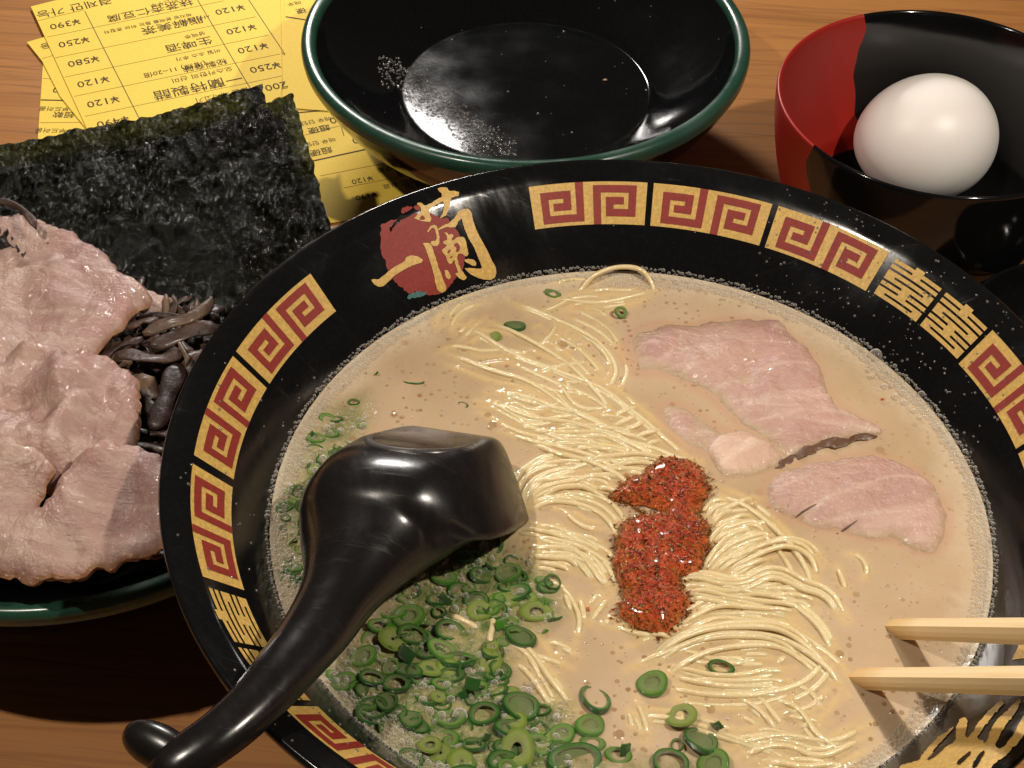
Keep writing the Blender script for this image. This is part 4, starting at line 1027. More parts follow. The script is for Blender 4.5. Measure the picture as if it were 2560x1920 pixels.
# ------------------------------------------------------------------ ladle
def build_ladle():
    O = np.array(LADLE[3][0])
    t = empty('soup_ladle', (O[0], O[1], SOUPZ), 'black plastic ladle lying face down, its handle resting over the near left bowl rim', 'ladle')
    c = np.array([q[0] for q in LADLE], float); nv = np.array([q[1] for q in LADLE], float); par = np.array([q[2] for q in LADLE], float)
    K = 130; c, nv, par = catmull(c, K), catmull(nv, K), catmull(par, K); m = len(c)
    T = np.gradient(c, axis=0)
    for _ in range(12): T[1:-1] = T[1:-1]*.5+.25*(T[:-2]+T[2:])
    T /= np.linalg.norm(T, axis=1)[:, None]
    nv = nv-T*(nv*T).sum(1)[:, None]; nv /= np.linalg.norm(nv, axis=1)[:, None]
    b = np.cross(nv, T)
    nu = 49; U = np.linspace(-1, 1, nu); rows = []
    for k in range(m):
        w_, dep, fl, top = np.maximum(par[k], .002)
        row = []
        for u in U:
            s = abs(u)
            a = s*math.pi/2; y1, z1 = w_*math.sin(a), dep*math.cos(a)**.85
            if s < .40: y0, z0 = s/.40*.56*w_, dep
            else: y0, z0 = (.56+.44*(s-.40)/.60)*w_, dep*(1-((s-.40)/.60)**1.2)
            k_ = top; yy = y0*k_+y1*(1-k_); zz_ = z0*k_+z1*(1-k_)
            row.append(c[k]+b[k]*math.copysign(yy, u)+nv[k]*zz_)
        rows.append(row)
    A = np.array(rows)
    for _ in range(1): A[:, 1:-1] = A[:, 1:-1]*.5+.25*(A[:, :-2]+A[:, 2:])
    V = A.reshape(-1, 3); i = np.arange(m-1)[:, None]; j = np.arange(nu-1)[None]
    F = np.stack([i*nu+j, i*nu+j+1, (i+1)*nu+j+1, (i+1)*nu+j], -1).reshape(-1, 4)
    o = mesh('ladle_body', V, F, M_spoon, t)
    sol = o.modifiers.new('thick', 'SOLIDIFY'); sol.thickness = .014*S; sol.offset = 0
    fc = np.array(FOOT[0]); fn = np.array(FOOT[1], float); fn /= np.linalg.norm(fn); fa = np.array(FOOT[2], float); fa -= fn*(fa@fn); fa /= np.linalg.norm(fa); fb = np.cross(fn, fa)
    rx, ry = FOOT[3:]
    pr = [(0, .002), (.80, .003), (.86, .004), (.90, .008), (.97, .008), (1.0, .002), (1.03, -.014)]; N_ = 72; k = len(pr)
    Vr = [fc+fa*(r*rx*math.cos(q/N_*2*math.pi))+fb*(r*ry*math.sin(q/N_*2*math.pi))+fn*z for q in range(N_) for (r, z) in pr]
    Fr = [(i_*k+j_, i_*k+j_+1, ((i_+1) % N_)*k+j_+1, ((i_+1) % N_)*k+j_) for i_ in range(N_) for j_ in range(k-1)]
    mesh('ladle_foot', Vr, Fr, M_foot, t)
    # rolled lip that closes the handle
    kc = P1(398, 1868, .034); ea = np.array([.90, -.36, .05]); ea /= np.linalg.norm(ea); eb = np.array([.3, .75, .6]); eb -= ea*(eb@ea); eb /= np.linalg.norm(eb); ec = np.cross(ea, eb)
    n1, n2 = 32, 20; V = []
    for a in range(n2+1):
        f = math.pi*a/n2
        for q in range(n1):
            g = 2*math.pi*q/n1; rr = math.sin(f)**.75
            V.append(kc+ea*(math.cos(f)*.074)+eb*(rr*math.cos(g)*.040)+ec*(rr*math.sin(g)*.036))
    i = np.arange(n2)[:, None]; j = np.arange(n1)[None]
    mesh('handle_lip', V, np.stack([i*n1+j, (i+1)*n1+j, (i+1)*n1+(j+1) % n1, i*n1+(j+1) % n1], -1).reshape(-1, 4), M_spoon, t)
    return t
_n0 = (-.04, .60, .80)
_O = np.array((-.452, -.125, -.165)); _a = np.array((.42, .73, -.54)); _a /= np.linalg.norm(_a)
#          rim-level centre, outward normal, (half width, depth, flat share, top width share)
LADLE = [(_O+_a*.235, _n0, (.02, .005, 0, 1)), (_O+_a*.225, _n0, (.09, .06, 0, 1)), (_O+_a*.195, _n0, (.150, .13, 0, 1)), (_O+_a*.13, _n0, (.195, .168, 0, 1)),
         (_O+_a*.04, _n0, (.222, .170, 0, .9)), (_O-_a*.05, _n0, (.226, .166, 0, .8)), (_O-_a*.125, (-.04, .59, .81), (.198, .156, 0, .35)),
         ((-.522, -.290, -.088), (-.05, .55, .85), (.148, .138, 0, .08)),
         ((-.533, -.375, -.062), (-.05, .49, .88), (.104, .108, 0, .0)),
         ((-.548, -.47, -.036), (-.05, .42, .92), (.073, .078, 0, .0)), ((-.570, -.58, -.008), (-.05, .35, .95), (.062, .060, 0, 0)),
         ((-.600, -.68, .018), (-.05, .3, .97), (.054, .050, 0, 0)), ((-.632, -.765, .034), (-.05, .25, .97), (.048, .044, 0, 0)), ((-.668, -.83, .042), (-.05, .2, 1), (.045, .040, 0, .1)), ((-.706, -.875, .042), (-.1, .1, 1), (.043, .037, 0, .1)), ((-.742, -.905, .034), (-.2, .0, .9), (.040, .034, 0, .1)), ((-.768, -.920, .022), (-.3, -.2, .8), (.030, .02, 0, 0))]
FOOT = (_O+np.array(_n0)*.1655, _n0, _a, .122, .120)
build_ladle()

# ------------------------------------------------------------------ chopsticks
def chopwood():
    m, nt, b = newmat('pale_chopstick_wood'); N = NB(nt)
    n = N.noise(N.coord((1.5, 50, 50)), 1.0, 4, .6)
    cc = N.ramp(n, [(.3, (.70, .47, .20)), (.45, (.88, .66, .36)), (.7, (.95, .75, .46))])
    tc = N.n('ShaderNodeTexCoord'); sx = N.n('ShaderNodeSeparateXYZ'); N.l(tc.outputs['Object'], sx.inputs[0])
    N.l(N.mix(N.ramp(N.math('ADD', N.math('DIVIDE', sx.outputs[0], S), N.math('MULTIPLY', N.noise(N.coord(), 20, 3), .06)), [(.09, .85), (.20, 0.0)]), cc, (.62, .34, .08)), b.inputs['Base Color']); setp(b, Roughness=.42, Subsurface_Weight=.1, Subsurface_Scale=.001)
    N.l(N.bump(n, .2, .003), b.inputs['Normal']); return m
M_chop = chopwood()
def chopstick(tip_px, mid_px, z_tip, z_mid, label):
    a = P1(*tip_px, z_tip); b = P1(*mid_px, z_mid)
    d = b-a; L = np.linalg.norm(d); d /= L; a2 = a-d*.09; tot = 2.1
    side = np.cross(d, [0, 0, 1]); side /= np.linalg.norm(side); upv = np.cross(side, d)
    V = []; sec = 12; st = [(0, .008), (.015, .0150), (.1, .0178), (.6, .0222), (tot, .034)]
    for (s, r) in st:
        for k in range(sec):
            t = 2*math.pi*k/sec+math.pi/12; c, s_ = math.cos(t), math.sin(t)
            q = (abs(c)**6+abs(s_)**6)**(-1/6.)
            V.append(a2+d*s+side*(c*q*r)+upv*(s_*q*r))
    F = [(i*sec+k, i*sec+(k+1) % sec, (i+1)*sec+(k+1) % sec, (i+1)*sec+k) for i in range(len(st)-1) for k in range(sec)]
    F += [tuple(range(sec))[::-1], tuple(range((len(st)-1)*sec, len(st)*sec))]
    # local axes: x along the stick so that the grain follows it
    M = np.stack([d, side, upv], 1); org = a2
    loc = (np.array(V)-org)@M
    me = bpy.data.meshes.new('chopstick'); me.from_pydata((loc*S).tolist(), [], F); me.update(); me.materials.append(M_chop)
    o = bpy.data.objects.new('chopstick', me); COL.objects.link(o)
    o.matrix_world = Matrix([list(M[0])+[org[0]*S], list(M[1])+[org[1]*S], list(M[2])+[org[2]*S], [0, 0, 0, 1]])
    finish(o, label, 'chopstick', 'pair of chopsticks')
chopstick((2248, 1572), (2560, 1578), SOUPZ+.005, .06, 'upper one of the two pale wooden chopsticks dipping into the soup from the right')
chopstick((2160, 1697), (2560, 1702), SOUPZ+.005, .10, 'lower one of the two pale wooden chopsticks dipping into the soup from the right')

# ------------------------------------------------------------------ green-rimmed dishes
def green_dish(center, R, rimz, label):
    h = rimz-TZ
    t = empty('green_rimmed_dish', (center[0], center[1], TZ), label, 'dish', 'black dishes with green rims')
    inner = [(0, -h*.50), (R*.40, -h*.50), (R*.54, -h*.50), (R*.565, -h*.50), (R*.575, -h*.495), (R*.60, -h*.46), (R*.76, -h*.31), (R*.88, -h*.16), (R-.050, -.022)]
    rim = [(R-.050, -.022), (R-.046, -.010), (R-.036, -.001), (R-.016, .001), (R-.004, -.008), (R, -.022), (R-.004, -.045)]
    outer = [(R-.004, -.045), (R-.03, -.10), (R*.88, -h*.42), (R*.72, -h*.68), (R*.58, -h*.80), (R*.55, -h+.001), (R*.50, -h+.001), (R*.49, -h*.80), (0, -h*.80)]
    for nm, pr, mt in (('dish_well', smooth_prof(inner), M_blackdish), ('green_rim', smooth_prof(rim), M_green), ('dish_underside', smooth_prof(outer, 1), M_blackdish)):
        V, F = lathe(pr, (center[0], center[1], rimz), 200); mesh(nm, V, F[:, ::-1], mt, t)
    return t
DZ = -.33
green_dish((-.4807, 2.0962), .7325, DZ, 'empty black dish with green rim standing on the yellow order slips')
pd = bpy.data.objects['green_rimmed_dish']
green_dish((-1.4116, .3357), .724, DZ, 'black dish with green rim under pork slices and seaweed at the left')

# grease beads in the near left part of the empty dish
def plate_beads():
    it = []; c = np.array([-.4807, 2.0962]); R = .7325; h = DZ-TZ
    inner = smooth_prof([(0, -h*.50), (R*.40, -h*.50), (R*.54, -h*.50), (R*.565, -h*.50), (R*.575, -h*.495), (R*.60, -h*.46), (R*.76, -h*.31), (R*.88, -h*.16), (R-.050, -.022)])
    for k in range(2600):
        x, y = rng.uniform(945, 1290), rng.uniform(140, 390)
        # band from upper left to lower right
        v = (x-960)*.74-(y-150)
        if not (-48+rng.normal(0, 14) < v < 26+rng.normal(0, 10)): continue
        z = DZ-h*.50
        for _ in range(4):
            p = P1(x, y, z); r = math.hypot(p[0]-c[0], p[1]-c[1]); z = DZ+np.interp(r, inner[:, 0], inner[:, 1])
        if r > R*.88: continue
        it.append((p[0], p[1], z-.0005, rng.uniform(.0018, .006), None))
    for (x, y) in ((1515, 200), (1410, 80), (1130, 100), (905, 122), (1345, 285), (1430, 332), (1615, 226), (1270, 230)):
        z = DZ-h*.50; p = P1(x, y, z); it.append((p[0], p[1], z, .005, None))
    domes(it, 'water_beads', M_drop, pd, full=.4).__setitem__('kind', 'stuff')
plate_beads()
# small food crumb in the empty dish
p = P1(1513, 200, DZ-(DZ-TZ)*.49)
v = rng.normal(0, 1, (6, 3)); v /= np.linalg.norm(v, axis=1)[:, None]; v *= np.array([.011, .006, .005])
finish(mesh('food_crumb', v+p, [(0, 1, 2), (0, 2, 3), (0, 3, 4), (1, 5, 2), (2, 5, 3), (3, 5, 4), (0, 4, 1), (4, 5, 1)], simple('crumb', (.5, .3, .16), .5)), 'tiny tan crumb in the empty black dish', 'crumb')

# ------------------------------------------------------------------ egg bowl and egg
def egg_bowl():
    c = (.79248, 1.65806); rz = -.17; R = .4786; h = rz-TZ
    t = empty('egg_bowl', (c[0], c[1], TZ), 'small black bowl with a red lacquered patch, holding one whole white egg', 'bowl')
    m, nt, b = newmat('red_and_black_lacquer'); N = NB(nt)
    tc = N.n('ShaderNodeTexCoord'); sp = N.n('ShaderNodeSeparateXYZ'); N.l(tc.outputs['Object'], sp.inputs[0])
    ang = N.math('ARCTAN2', sp.outputs[1], sp.outputs[0])          # -pi..pi
    ang2 = N.math('ADD', ang, N.math('MULTIPLY', N.math('LESS_THAN', ang, 0.0), 2*math.pi))
    nz = N.math('MULTIPLY', N.math('SUBTRACT', N.noise(N.coord(), 4.5, 2), .5), .30)
    A = N.math('ADD', ang2, nz)
    a0, a1 = EGGA
    s = N.math('MULTIPLY', N.math('GREATER_THAN', A, math.radians(a0)), N.math('LESS_THAN', A, math.radians(a1)))
    s = N.math('MULTIPLY', s, N.math('GREATER_THAN', sp.outputs[2], .30*h*S))
    col = N.mix(s, (.0045, .0045, .005), (.30, .013, .007)); N.l(col, b.inputs['Base Color'])
    N.l(N.mix(s, (.10, .10, .10), (.4, .4, .4)), b.inputs['Roughness'])
    N.l(N.bump(N.noise(N.coord(), 5, 3), .06, .01), b.inputs['Normal'])
    pr = [(0, -h*.84), (.22, -h*.84), (.30, -h*.80), (.36, -h*.72), (.372, -h*.62), (.385, -h*.58), (.405, -h*.50), (.435, -h*.30), (.455, -h*.10), (R-.016, -.006), (R-.010, .001), (R-.004, .001), (R, -.006), (R-.004, -h*.14), (R-.022, -h*.34), (R-.055, -h*.55), (R-.11, -h*.72), (R-.19, -h*.84), (.235, -h*.89), (.23, -h+.001), (.20, -h+.001), (.195, -h*.89), (0, -h*.89)]
    V, F = lathe(smooth_prof(pr, 2), (c[0], c[1], rz), 200)
    mesh('bowl_body', V, F[:, ::-1], m, t)
    # egg
    ec = P1(2313, 345, TZ+h*.16+.200)
    n1, n2 = 64, 40; L = .226; Wd = .200
    ax = Vector((math.cos(.25), math.sin(.25), .04)).normalized()
    V = []
    for i in range(n2+1):
        ph = math.pi*i/n2; xx = math.cos(ph); rr = math.sin(ph)*Wd*(1+.07*xx)
        for j in range(n1):
            q = 2*math.pi*j/n1; V.append((xx*L, rr*math.cos(q), rr*math.sin(q)))
    V = np.array(V); q = Vector((1, 0, 0)).rotation_difference(ax); V = V@np.array(q.to_matrix()).T+ec
    i = np.arange(n2)[:, None]; j = np.arange(n1)[None]
    F = np.stack([i*n1+j, i*n1+(j+1) % n1, (i+1)*n1+(j+1) % n1, (i+1)*n1+j], -1).reshape(-1, 4)
    m, nt, b = newmat('eggshell'); N = NB(nt); v = N.coord()
    N.l(N.mix(N.ramp(N.noise(v, 5, 3), [(.3, 0), (.7, 1)]), (.82, .77, .72), (.88, .84, .80)), b.inputs['Base Color'])
    setp(b, Roughness=.42, Subsurface_Weight=.12, Subsurface_Scale=.003)
    N.l(N.bump(N.noise(v, 140, 2), .08, .002), b.inputs['Normal'])
    finish(mesh('egg', V, F, m), 'whole white egg lying in the red and black bowl', 'egg')
    C = []
    for k in range(14):
        t_ = math.radians(200+k*5.5); C.append((ec[0]+.15*math.cos(t_)-.01, ec[1]+.13*math.sin(t_)-.02, TZ+h*.165+.004))
    return ec
EGGA = (118, 212)
# angles of the patch edges, read off the rim
_e = PP([(2155, 35), (2041, 367)], np.full(2, -.17)); EGGA = tuple(math.degrees(math.atan2(q[1]-1.65806, q[0]-.79248)) % 360 for q in _e)
EGGC = egg_bowl()

# black saucer at the right edge of the picture
def saucer():
    p = P1(2690, 840, -.52)
    t = empty('black_saucer', (p[0], p[1], TZ), 'black dish at the right picture edge, mostly out of view', 'dish')
    R = .30; rz = -.50; h = rz-TZ
    V, F = lathe(smooth_prof([(0, -h*.8), (R*.6, -h*.8), (R*.9, -h*.3), (R-.01, 0), (R, 0), (R, -.01), (R*.9, -h*.5), (R*.6, -h+.001), (0, -h+.001)], 2), (p[0], p[1], rz), 128)
    mesh('dish_body', V, F[:, ::-1], M_black, t)
saucer()

# ------------------------------------------------------------------ order slips
def paper_mat():
    m, nt, b = newmat('yellow_paper'); N = NB(nt); v = N.coord()
    f = N.noise(v, 80, 4, .6)
    N.l(N.ramp(f, [(.3, (.88, .60, .075)), (.7, (.94, .66, .10))]), b.inputs['Base Color']); setp(b, Roughness=.75)
    N.l(N.bump(f, .1, .002), b.inputs['Normal']); return m
M_paper = paper_mat(); M_ink = simple('dark_ink', (.045, .032, .015), .8); M_inkg = simple('fine_ink', (.20, .14, .04), .8)
def text_part(body, pos, ang, size, mat, parent, squash=1.0):
    cu = bpy.data.curves.new('print_text', 'FONT'); cu.body = body; cu.size = 1.0; cu.align_x = 'CENTER'; cu.align_y = 'CENTER'; cu.resolution_u = 2
    tmp = bpy.data.objects.new('tmp', cu); COL.objects.link(tmp)
    dg = bpy.context.evaluated_depsgraph_get(); me = bpy.data.meshes.new_from_object(tmp.evaluated_get(dg))
    bpy.data.objects.remove(tmp)
    if len(me.vertices) == 0: return None
    V = np.array([v.co for v in me.vertices]); F = [tuple(p.vertices) for p in me.polygons]; bpy.data.meshes.remove(me)
    ca, sa = math.cos(ang), math.sin(ang)
    V = V*size; V[:, 0] *= squash
    return np.stack([pos[0]+V[:, 0]*ca-V[:, 1]*sa, pos[1]+V[:, 0]*sa+V[:, 1]*ca, np.full(len(V), pos[2])], 1), F
def slip(corners_px, z, label, rows=(), cols=(), texts=(), bold=()):
    W = PP(corners_px, np.full(len(corners_px), z)); W[:, 2] = z
    t = empty('order_slip', (W[:, 0].mean(), W[:, 1].mean(), z-.001), label, 'order slip', 'yellow order slips')
    C = resample(W[:, :2], .12, True); V2, T = tri_poly(W[:, :2], .12)
    n = len(V2); curl = 0
    V = np.vstack([np.c_[V2, np.full(n, z)], np.c_[V2, np.full(n, z-.0012)]])
    mesh('paper', V, np.vstack([T, T[:, ::-1]+n]), M_paper, t, smooth=False)
    Vs, Fs = {0: [], 1: []}, {0: [], 1: []}
    def add(k, V, F):
        b = sum(len(x) for x in Vs[k]); Vs[k].append(V); Fs[k] += [tuple(i+b for i in f) for f in F]
    def line(a, b, wd, k):
        A, B = P1(*a, z), P1(*b, z); d = (B-A)[:2]; d /= np.linalg.norm(d)+1e-9; nn = np.array([-d[1], d[0]])*wd/2
        add(k, np.array([[A[0]+nn[0], A[1]+nn[1], z+.0006], [A[0]-nn[0], A[1]-nn[1], z+.0006], [B[0]-nn[0], B[1]-nn[1], z+.0006], [B[0]+nn[0], B[1]+nn[1], z+.0006]]), [(0, 1, 2, 3)])
    for a, b in rows: line(a, b, .0022, 1)
    for a, b in cols: line(a, b, .0035, 1)
    for a, b in bold: line(a, b, .007, 0)
    for tx in texts:
        body, px, dirpx, size, k = tx[:5]; A = P1(*px, z); B = P1(px[0]+dirpx[0], px[1]+dirpx[1], z)
        ang = math.atan2(B[1]-A[1], B[0]-A[0])+math.pi
        r = text_part(body, (A[0], A[1], z+.0010+.0004*k), ang, size, None, None)
        if r: add(k, *r)
    if Vs[0]: mesh('printed_text', np.vstack(Vs[0]), Fs[0], M_ink, t, smooth=False)
    if Vs[1]: mesh('printed_lines', np.vstack(Vs[1]), Fs[1], M_inkg, t, smooth=False)
    return t
def q24(p): return (p[0]*.24111, p[1]*.24111)
def q40(p): return (p[0]*.40687, p[1]*.40687)
def build_slips():
    z = TZ+.004; dr = (100, -21)
    # lower slip at the left, with the heavy rule
    slip([(112, 60), (108, 150), (94, 352), (120, 470), (330, 500), (420, 300), (300, 60)], z, 'lowest yellow order slip, straight left edge on bare wood, heavy ruled line above the seaweed',
      rows=[((107, 196), (170, 200)), ((99, 307), (215, 306))], bold=[((102, 250), (190, 252))],
      texts=[('30', (150, 224), (100, 0), .052, 0), ('매우 부드러움', (158, 272), (100, 2), .03, 0), ('超軟', (160, 286), (100, 2), .040, 0), ('매우 부드러움', (150, 326), (100, 2), .03, 0)])
    slip([(67, 105), (120, 90), (300, 60), (360, 400), (235, 345), (150, 240), (105, 152)], z+.005, 'yellow order slip peeking out second from the left edge, one character showing at its corner',
      texts=[('등', (113, 114), dr, .045, 0)], rows=[((105, 147), (145, 135))])
    # slip under the dish, right
    slip([(690, 0), (900, -40), (1000, 200), (1100, 452), (1060, 520), (810, 560), (700, 440), (640, 240)], z+.002, 'yellow order slip lying under the empty green-rimmed dish, with a heavy ruled line',
      rows=[((735, 345), (960, 285)), ((800, 440), (1030, 395)), ((860, 470), (1060, 430))], cols=[((835, 255), (860, 340))],
      bold=[((745, 282), (820, 275)), ((740, 412), (985, 358)), ((712, 30), (780, 45))],
      texts=[('¥130', (860, 295), dr, .052, 0), ('¥190', (917, 345), dr, .052, 0), ('매우 단단', (790, 302), dr, .028, 0), ('超硬', (797, 322), dr, .040, 0), ('매우 단단', (800, 355), dr, .028, 0), ('超硬', (802, 378), dr, .040, 0),
             ('¥120', (905, 450), dr, .036, 0), ('¥190', (915, 490), dr, .036, 0), ('追加 무료', (985, 418), dr, .03, 1), ('拉麺', (1015, 428), dr, .036, 0), ('追加 무료', (1000, 458), dr, .03, 1), ('替玉', (1035, 462), dr, .036, 0)])
    # main slip
    L = [((94, 52), (210, 25)), ((118, 93), (560, 2)), ((137, 145), (640, 42)), ((162, 193), (670, 88)), ((186, 241), (700, 135)), ((212, 291), (705, 190)), ((240, 340), (640, 262))]
    slip([(77, 16), (150, -2), (700, -60), (705, 195), (700, 330), (640, 420), (290, 480)], z+.009, 'yellow order slip on top of the fan, covered in rows of prices', rows=L,
      cols=[((212, 28), (350, 300)), ((494, 0), (640, 245)), ((622, 0), (712, 135))],
      texts=[('¥390', (162, 60), dr, .056, 0), ('¥250', (184, 105), dr, .056, 0), ('¥580', (208, 153), dr, .056, 0), ('¥120', (232, 204), dr, .056, 0), ('¥120', (257, 254), dr, .056, 0), ('¥490', (282, 304), dr, .056, 0),
             ('¥120', (574, 24), dr, .056, 0), ('¥120', (602, 73), dr, .056, 0), ('¥120', (631, 120), dr, .056, 0), ('¥250', (662, 168), dr, .056, 0), ('200', (690, 215), dr, .056, 0),
             ('결제만 가능', (185, 18), dr, .060, 0), ('抹茶杏仁豆腐', (375, 25), dr, .056, 0), ('말차 안닌두부', (430, 3), dr, .03, 0), ('脂解美茶', (430, 62), dr, .060, 0), ('체지방 분해를 돕는 허브 혼합차', (370, 58), dr, .026, 0), ('사라미차', (490, 47), dr, .030, 0),
             ('생맥주', (487, 87), dr, .030, 0), ('生啤酒', (472, 110), dr, .060, 0), ('비밀 소스 추가', (495, 137), dr, .028, 0), ('(增辣) 11~20倍', (437, 173), dr, .036, 0), ('秘製辛味', (512, 163), dr, .042, 0),
             ('오스카한의 산미', (505, 186), dr, .034, 0), ('一蘭特製醋', (495, 216), dr, .066, 0), ('삶은 돼지고기', (555, 237), dr, .034, 0)])
    # corner slip under the dish at top right of the fan
    slip([(712, -40), (900, -60), (960, 180), (880, 282), (706, 268)], z+.006, 'yellow order slip half under the empty green-rimmed dish, blank near the fold',
      texts=[('매우', (735, 8), dr, .03, 0), ('硬', (752, 26), dr, .04, 0)], bold=[((714, 42), (765, 50))])
build_slips()

# ------------------------------------------------------------------ seaweed
M_nori = nori_mat()
def nori(px, z0, z1, label, lit_top=None, seed=1):
    px = np.array(px, float); y0, y1 = px[:, 1].min(), px[:, 1].max()
    C = resample(px, 7, True)
    nrm = np.roll(C, -1, 0)-np.roll(C, 1, 0); nrm = np.stack([nrm[:, 1], -nrm[:, 0]], 1)/(np.linalg.norm(nrm, axis=1)[:, None]+1e-9)
    C = C+nrm*(fbm(C, .05, seed, 4)*6)[:, None]
    V2, T = tri_poly(C, 6.5)
    z = z1+(z0-z1)*(V2[:, 1]-y0)/(y1-y0)
    z = z+fbm(V2, .012, seed, 3)*.022+np.abs(fbm(V2*np.array([1.3, .8]), .030, seed+3, 4))*.034+fbm(V2, .08, seed+6, 3)*.008
    W = PP(V2, z); n = len(W)
    th = np.zeros(n) if lit_top is None else np.clip(1-seg_dist(V2, np.array(lit_top, float), False)/46, 0, 1)
    V = np.vstack([W, W-np.array([0, 0, .0025])])
    o = mesh('seaweed_sheet', V, np.vstack([T[:, ::-1], T+n]), M_nori, attrs={'thin': np.r_[th, th]})
    finish(o, label, 'seaweed', 'sheets of dried seaweed')
q4 = lambda L: [q40(p) for p in L]
nori(q4([(-200, 915), (0, 890), (240, 850), (480, 790), (800, 740), (1060, 680), (1300, 600), (1450, 560), (1610, 515), (1645, 660), (1700, 900), (900, 1500), (0, 1500), (-200, 1500)]), -.32, -.235, 'rearmost dried seaweed sheet, its ragged olive top edge over the order slips', lit_top=q4([(-200, 960), (0, 940), (240, 900), (480, 850), (800, 800), (1060, 740), (1300, 670), (1450, 640)]), seed=2)
nori(q4([(1600, 640), (1650, 625), (1800, 575), (1840, 720), (1920, 980), (1960, 1150), (2030, 1390), (2060, 1560), (1700, 1900), (1300, 1500), (1400, 900)]), -.33, -.225, 'rightmost dried seaweed sheet, pointed corner towards the empty dish', lit_top=q4([(1650, 650), (1790, 600), (1830, 740), (1910, 1000)]), seed=5)
nori(q4([(-200, 1095), (0, 1070), (200, 1020), (500, 990), (800, 900), (1100, 830), (1400, 760), (1660, 660), (1750, 900), (1900, 1400), (1980, 1700), (1500, 2100), (1100, 1900), (-200, 1900)]), -.31, -.21, 'frontmost large glossy black seaweed sheet behind the pork slices', seed=9)

# ------------------------------------------------------------------ toppings on the left dish
M_meatL = meat_mat('pale_cooked_pork', (.42, .255, .215), (.50, .355, .285), (.25, .125, .11), .9, .9)
D8 = lambda L: [(x/.8641, y/.8641) for x, y in L]
def left_slice(D, z, thick, tilt, label, seed, dome=.02, jag=.012, lump=.030, curl=.0):
    px = np.array(D8(D)); zs = np.full(len(px), z)
    cy = P1(*px.mean(0), z)[:2]
    for _ in range(6):
        W = PP(px, zs); zs = z+np.clip((W[:, :2]-cy)@np.array(tilt), -.12, .12)
    W = W[:, :2]
    def zf(Q): return z+np.clip((Q-cy)@np.array(tilt), -.12, .12)+dome*np.exp(-((Q-cy)**2).sum(1)/.05)+fbm(Q, 3.2, seed+2, 2)*curl
    o = slab('pork_slice', W, zf, thick, M_meatL, step=.014, jag=jag, lump=lump, seed=seed, roundw=.016, edge_w=.010)
    finish(o, label, 'pork slice', 'pork slices on the left dish'); return o
left_slice([(-140, 560), (-60, 480), (0, 478), (40, 470), (80, 478), (130, 500), (200, 540), (260, 590), (300, 620), (350, 648), (378, 645), (372, 672), (300, 720), (100, 740), (-100, 720)], -.285, .045, (0, .10), 'rearmost pork slice on the left dish, just in front of the seaweed', 21, lump=.018)
left_slice([(-140, 640), (-60, 600), (0, 592), (80, 585), (190, 580), (270, 603), (318, 632), (322, 652), (290, 692), (240, 742), (172, 812), (100, 830), (-60, 840), (-140, 760)], -.222, .05, (-.05, .18), 'wide smooth pork slice with a browned lower right edge, second from the seaweed', 22, lump=.016, curl=.02)
left_slice([(-140, 880), (-60, 790), (0, 780), (50, 765), (100, 768), (140, 785), (160, 815), (190, 795), (240, 800), (290, 825), (310, 870), (303, 912), (292, 940), (280, 985), (200, 1050), (100, 1080), (-140, 1060)], -.185, .052, (.02, .14), 'creased grey pink pork slice in the middle of the left dish', 23, lump=.045, curl=.05, jag=.016)
left_slice([(-140, 1000), (0, 960), (60, 978), (100, 1000), (120, 1028), (100, 1062), (84, 1098), (94, 1099), (114, 1070), (152, 1012), (200, 975), (240, 968), (290, 975), (345, 985), (380, 1060), (380, 1170), (345, 1195), (300, 1215), (200, 1235), (120, 1250), (60, 1250), (0, 1235), (-140, 1180)], -.165, .055, (.0, .32), 'split pork slice nearest the viewer on the left dish', 24, lump=.022, curl=.04)
M_kiku = kiku_mat()
KL = 'dark brown wood ear mushroom strip between the pork slices and the ramen bowl'
def ribbon(C, w_, t_, twist=0):
    C = np.asarray(C); T = np.gradient(C, axis=0); T /= np.linalg.norm(T, axis=1)[:, None]+1e-9
    B = np.cross(T, [0, 0, 1.]); B /= np.linalg.norm(B, axis=1)[:, None]+1e-9; N_ = np.cross(B, T); V = []; m = len(C)
    for i in range(m):
        f = i/(m-1); tw = twist*math.sin(f*3.1); e = min(1, .35+min(f, 1-f)*6)
        b = B[i]*math.cos(tw)+N_[i]*math.sin(tw); n2 = N_[i]*math.cos(tw)-B[i]*math.sin(tw)
        for k in range(10):
            a = 2*math.pi*k/10; V.append(C[i]+b*math.cos(a)*w_*e*(1+.15*math.sin(f*9))+n2*(math.sin(a)*t_*.7+t_*.8*math.cos(a)**2*math.sin(f*5+w_*300)))
    F = [(i*10+k, i*10+(k+1) % 10, (i+1)*10+(k+1) % 10, (i+1)*10+k) for i in range(m-1) for k in range(10)]+[tuple(range(10))[::-1], tuple(range((m-1)*10, m*10))]
    return V, F
def kik(D, z, w_, t_=.008, twist=.5, lab=KL, grp='wood ear mushroom strips'):
    P_ = D8(D); zs = z+rng.uniform(-.008, .008, len(P_)); W = PP(P_, zs); C = resample(catmull(W, 40), .02)
    V, F = ribbon(C, w_, t_, twist); finish(mesh('mushroom_strip', V, F, M_kiku), lab, 'mushroom strip', grp)
k4 = lambda L: [(x*.5521, 432+y*.5521) for x, y in L]
kik(k4([(830, 385), (790, 430), (730, 470), (650, 490), (560, 525)]), -.215, .016, .012)
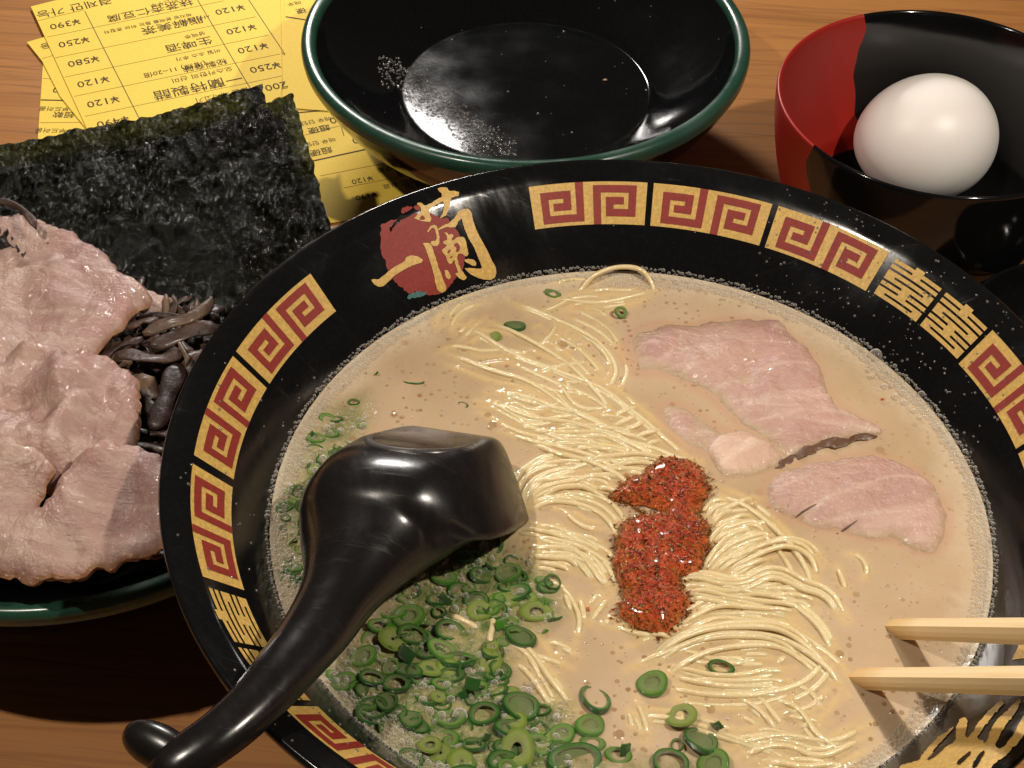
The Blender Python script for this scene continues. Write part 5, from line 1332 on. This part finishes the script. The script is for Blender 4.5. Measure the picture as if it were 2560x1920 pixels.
kik(k4([(860, 500), (760, 510), (680, 540), (590, 570)]), -.220, .020)
kik(k4([(465, 600), (560, 620), (650, 615), (725, 585)]), -.215, .022, .008, .3)
kik(k4([(500, 500), (560, 480), (620, 465)]), -.220, .018)
kik(k4([(700, 645), (665, 740), (630, 830), (600, 900)]), -.218, .026, .007, .3)
kik(k4([(545, 690), (600, 770), (625, 860)]), -.245, .028)
kik(k4([(520, 895), (590, 915), (690, 925)]), -.23, .014, .010)
kik(k4([(500, 960), (570, 965), (660, 985)]), -.235, .016, .010)
kik(k4([(790, 590), (740, 640), (705, 700)]), -.225, .018)
kik(k4([(380, 640), (430, 600), (500, 560), (560, 540)]), -.235, .018)
kik(k4([(700, 560), (720, 590), (735, 620), (730, 650)]), -.20, .008, .006)
kik(k4([(-40, 0), (30, 5), (80, 30), (115, 70), (140, 110)]), -.20, .011, .009, .1, 'thin curled mushroom strip at the far left against the seaweed', 'stray mushroom strips')
kik(k4([(580, 1400), (620, 1385), (660, 1395)]), -.27, .010, .008, .1, 'small mushroom scrap under the near pork slice by the green rim', 'stray mushroom strips')
for k in range(64):
    x, y = rng.uniform(230, 470), rng.uniform(640, 1010)
    a = rng.uniform(0, 3.14); L_ = rng.uniform(28, 60); b = rng.uniform(-18, 18)
    d = np.array([math.cos(a), math.sin(a)*.8])
    kik([(x-d[0]*L_, y-d[1]*L_), (x+d[1]*b, y-d[0]*b), (x+d[0]*L_, y+d[1]*L_)], rng.uniform(-.29, -.245), rng.uniform(.010, .021), .006, rng.uniform(-1, 1))
KS = [o for o in bpy.data.objects if o.name.startswith('mushroom_strip') and o['label'] == KL]
Q_ = np.array([np.mean([tuple(v.co) for v in o.data.vertices], 0)[:2]+np.array(o.location[:2]) for o in KS]); c_ = (Q_.max(0)+Q_.min(0))/2; h_ = (Q_.max(0)-Q_.min(0))/2
for o, q in zip(KS, Q_):
    d = o.dimensions; ln = 'long' if max(d) > .0125 else 'short'
    o['label'] = ln+' dark brown mushroom strip, '+zone(q, c_, *h_)+' part of the pile beside the bowl'
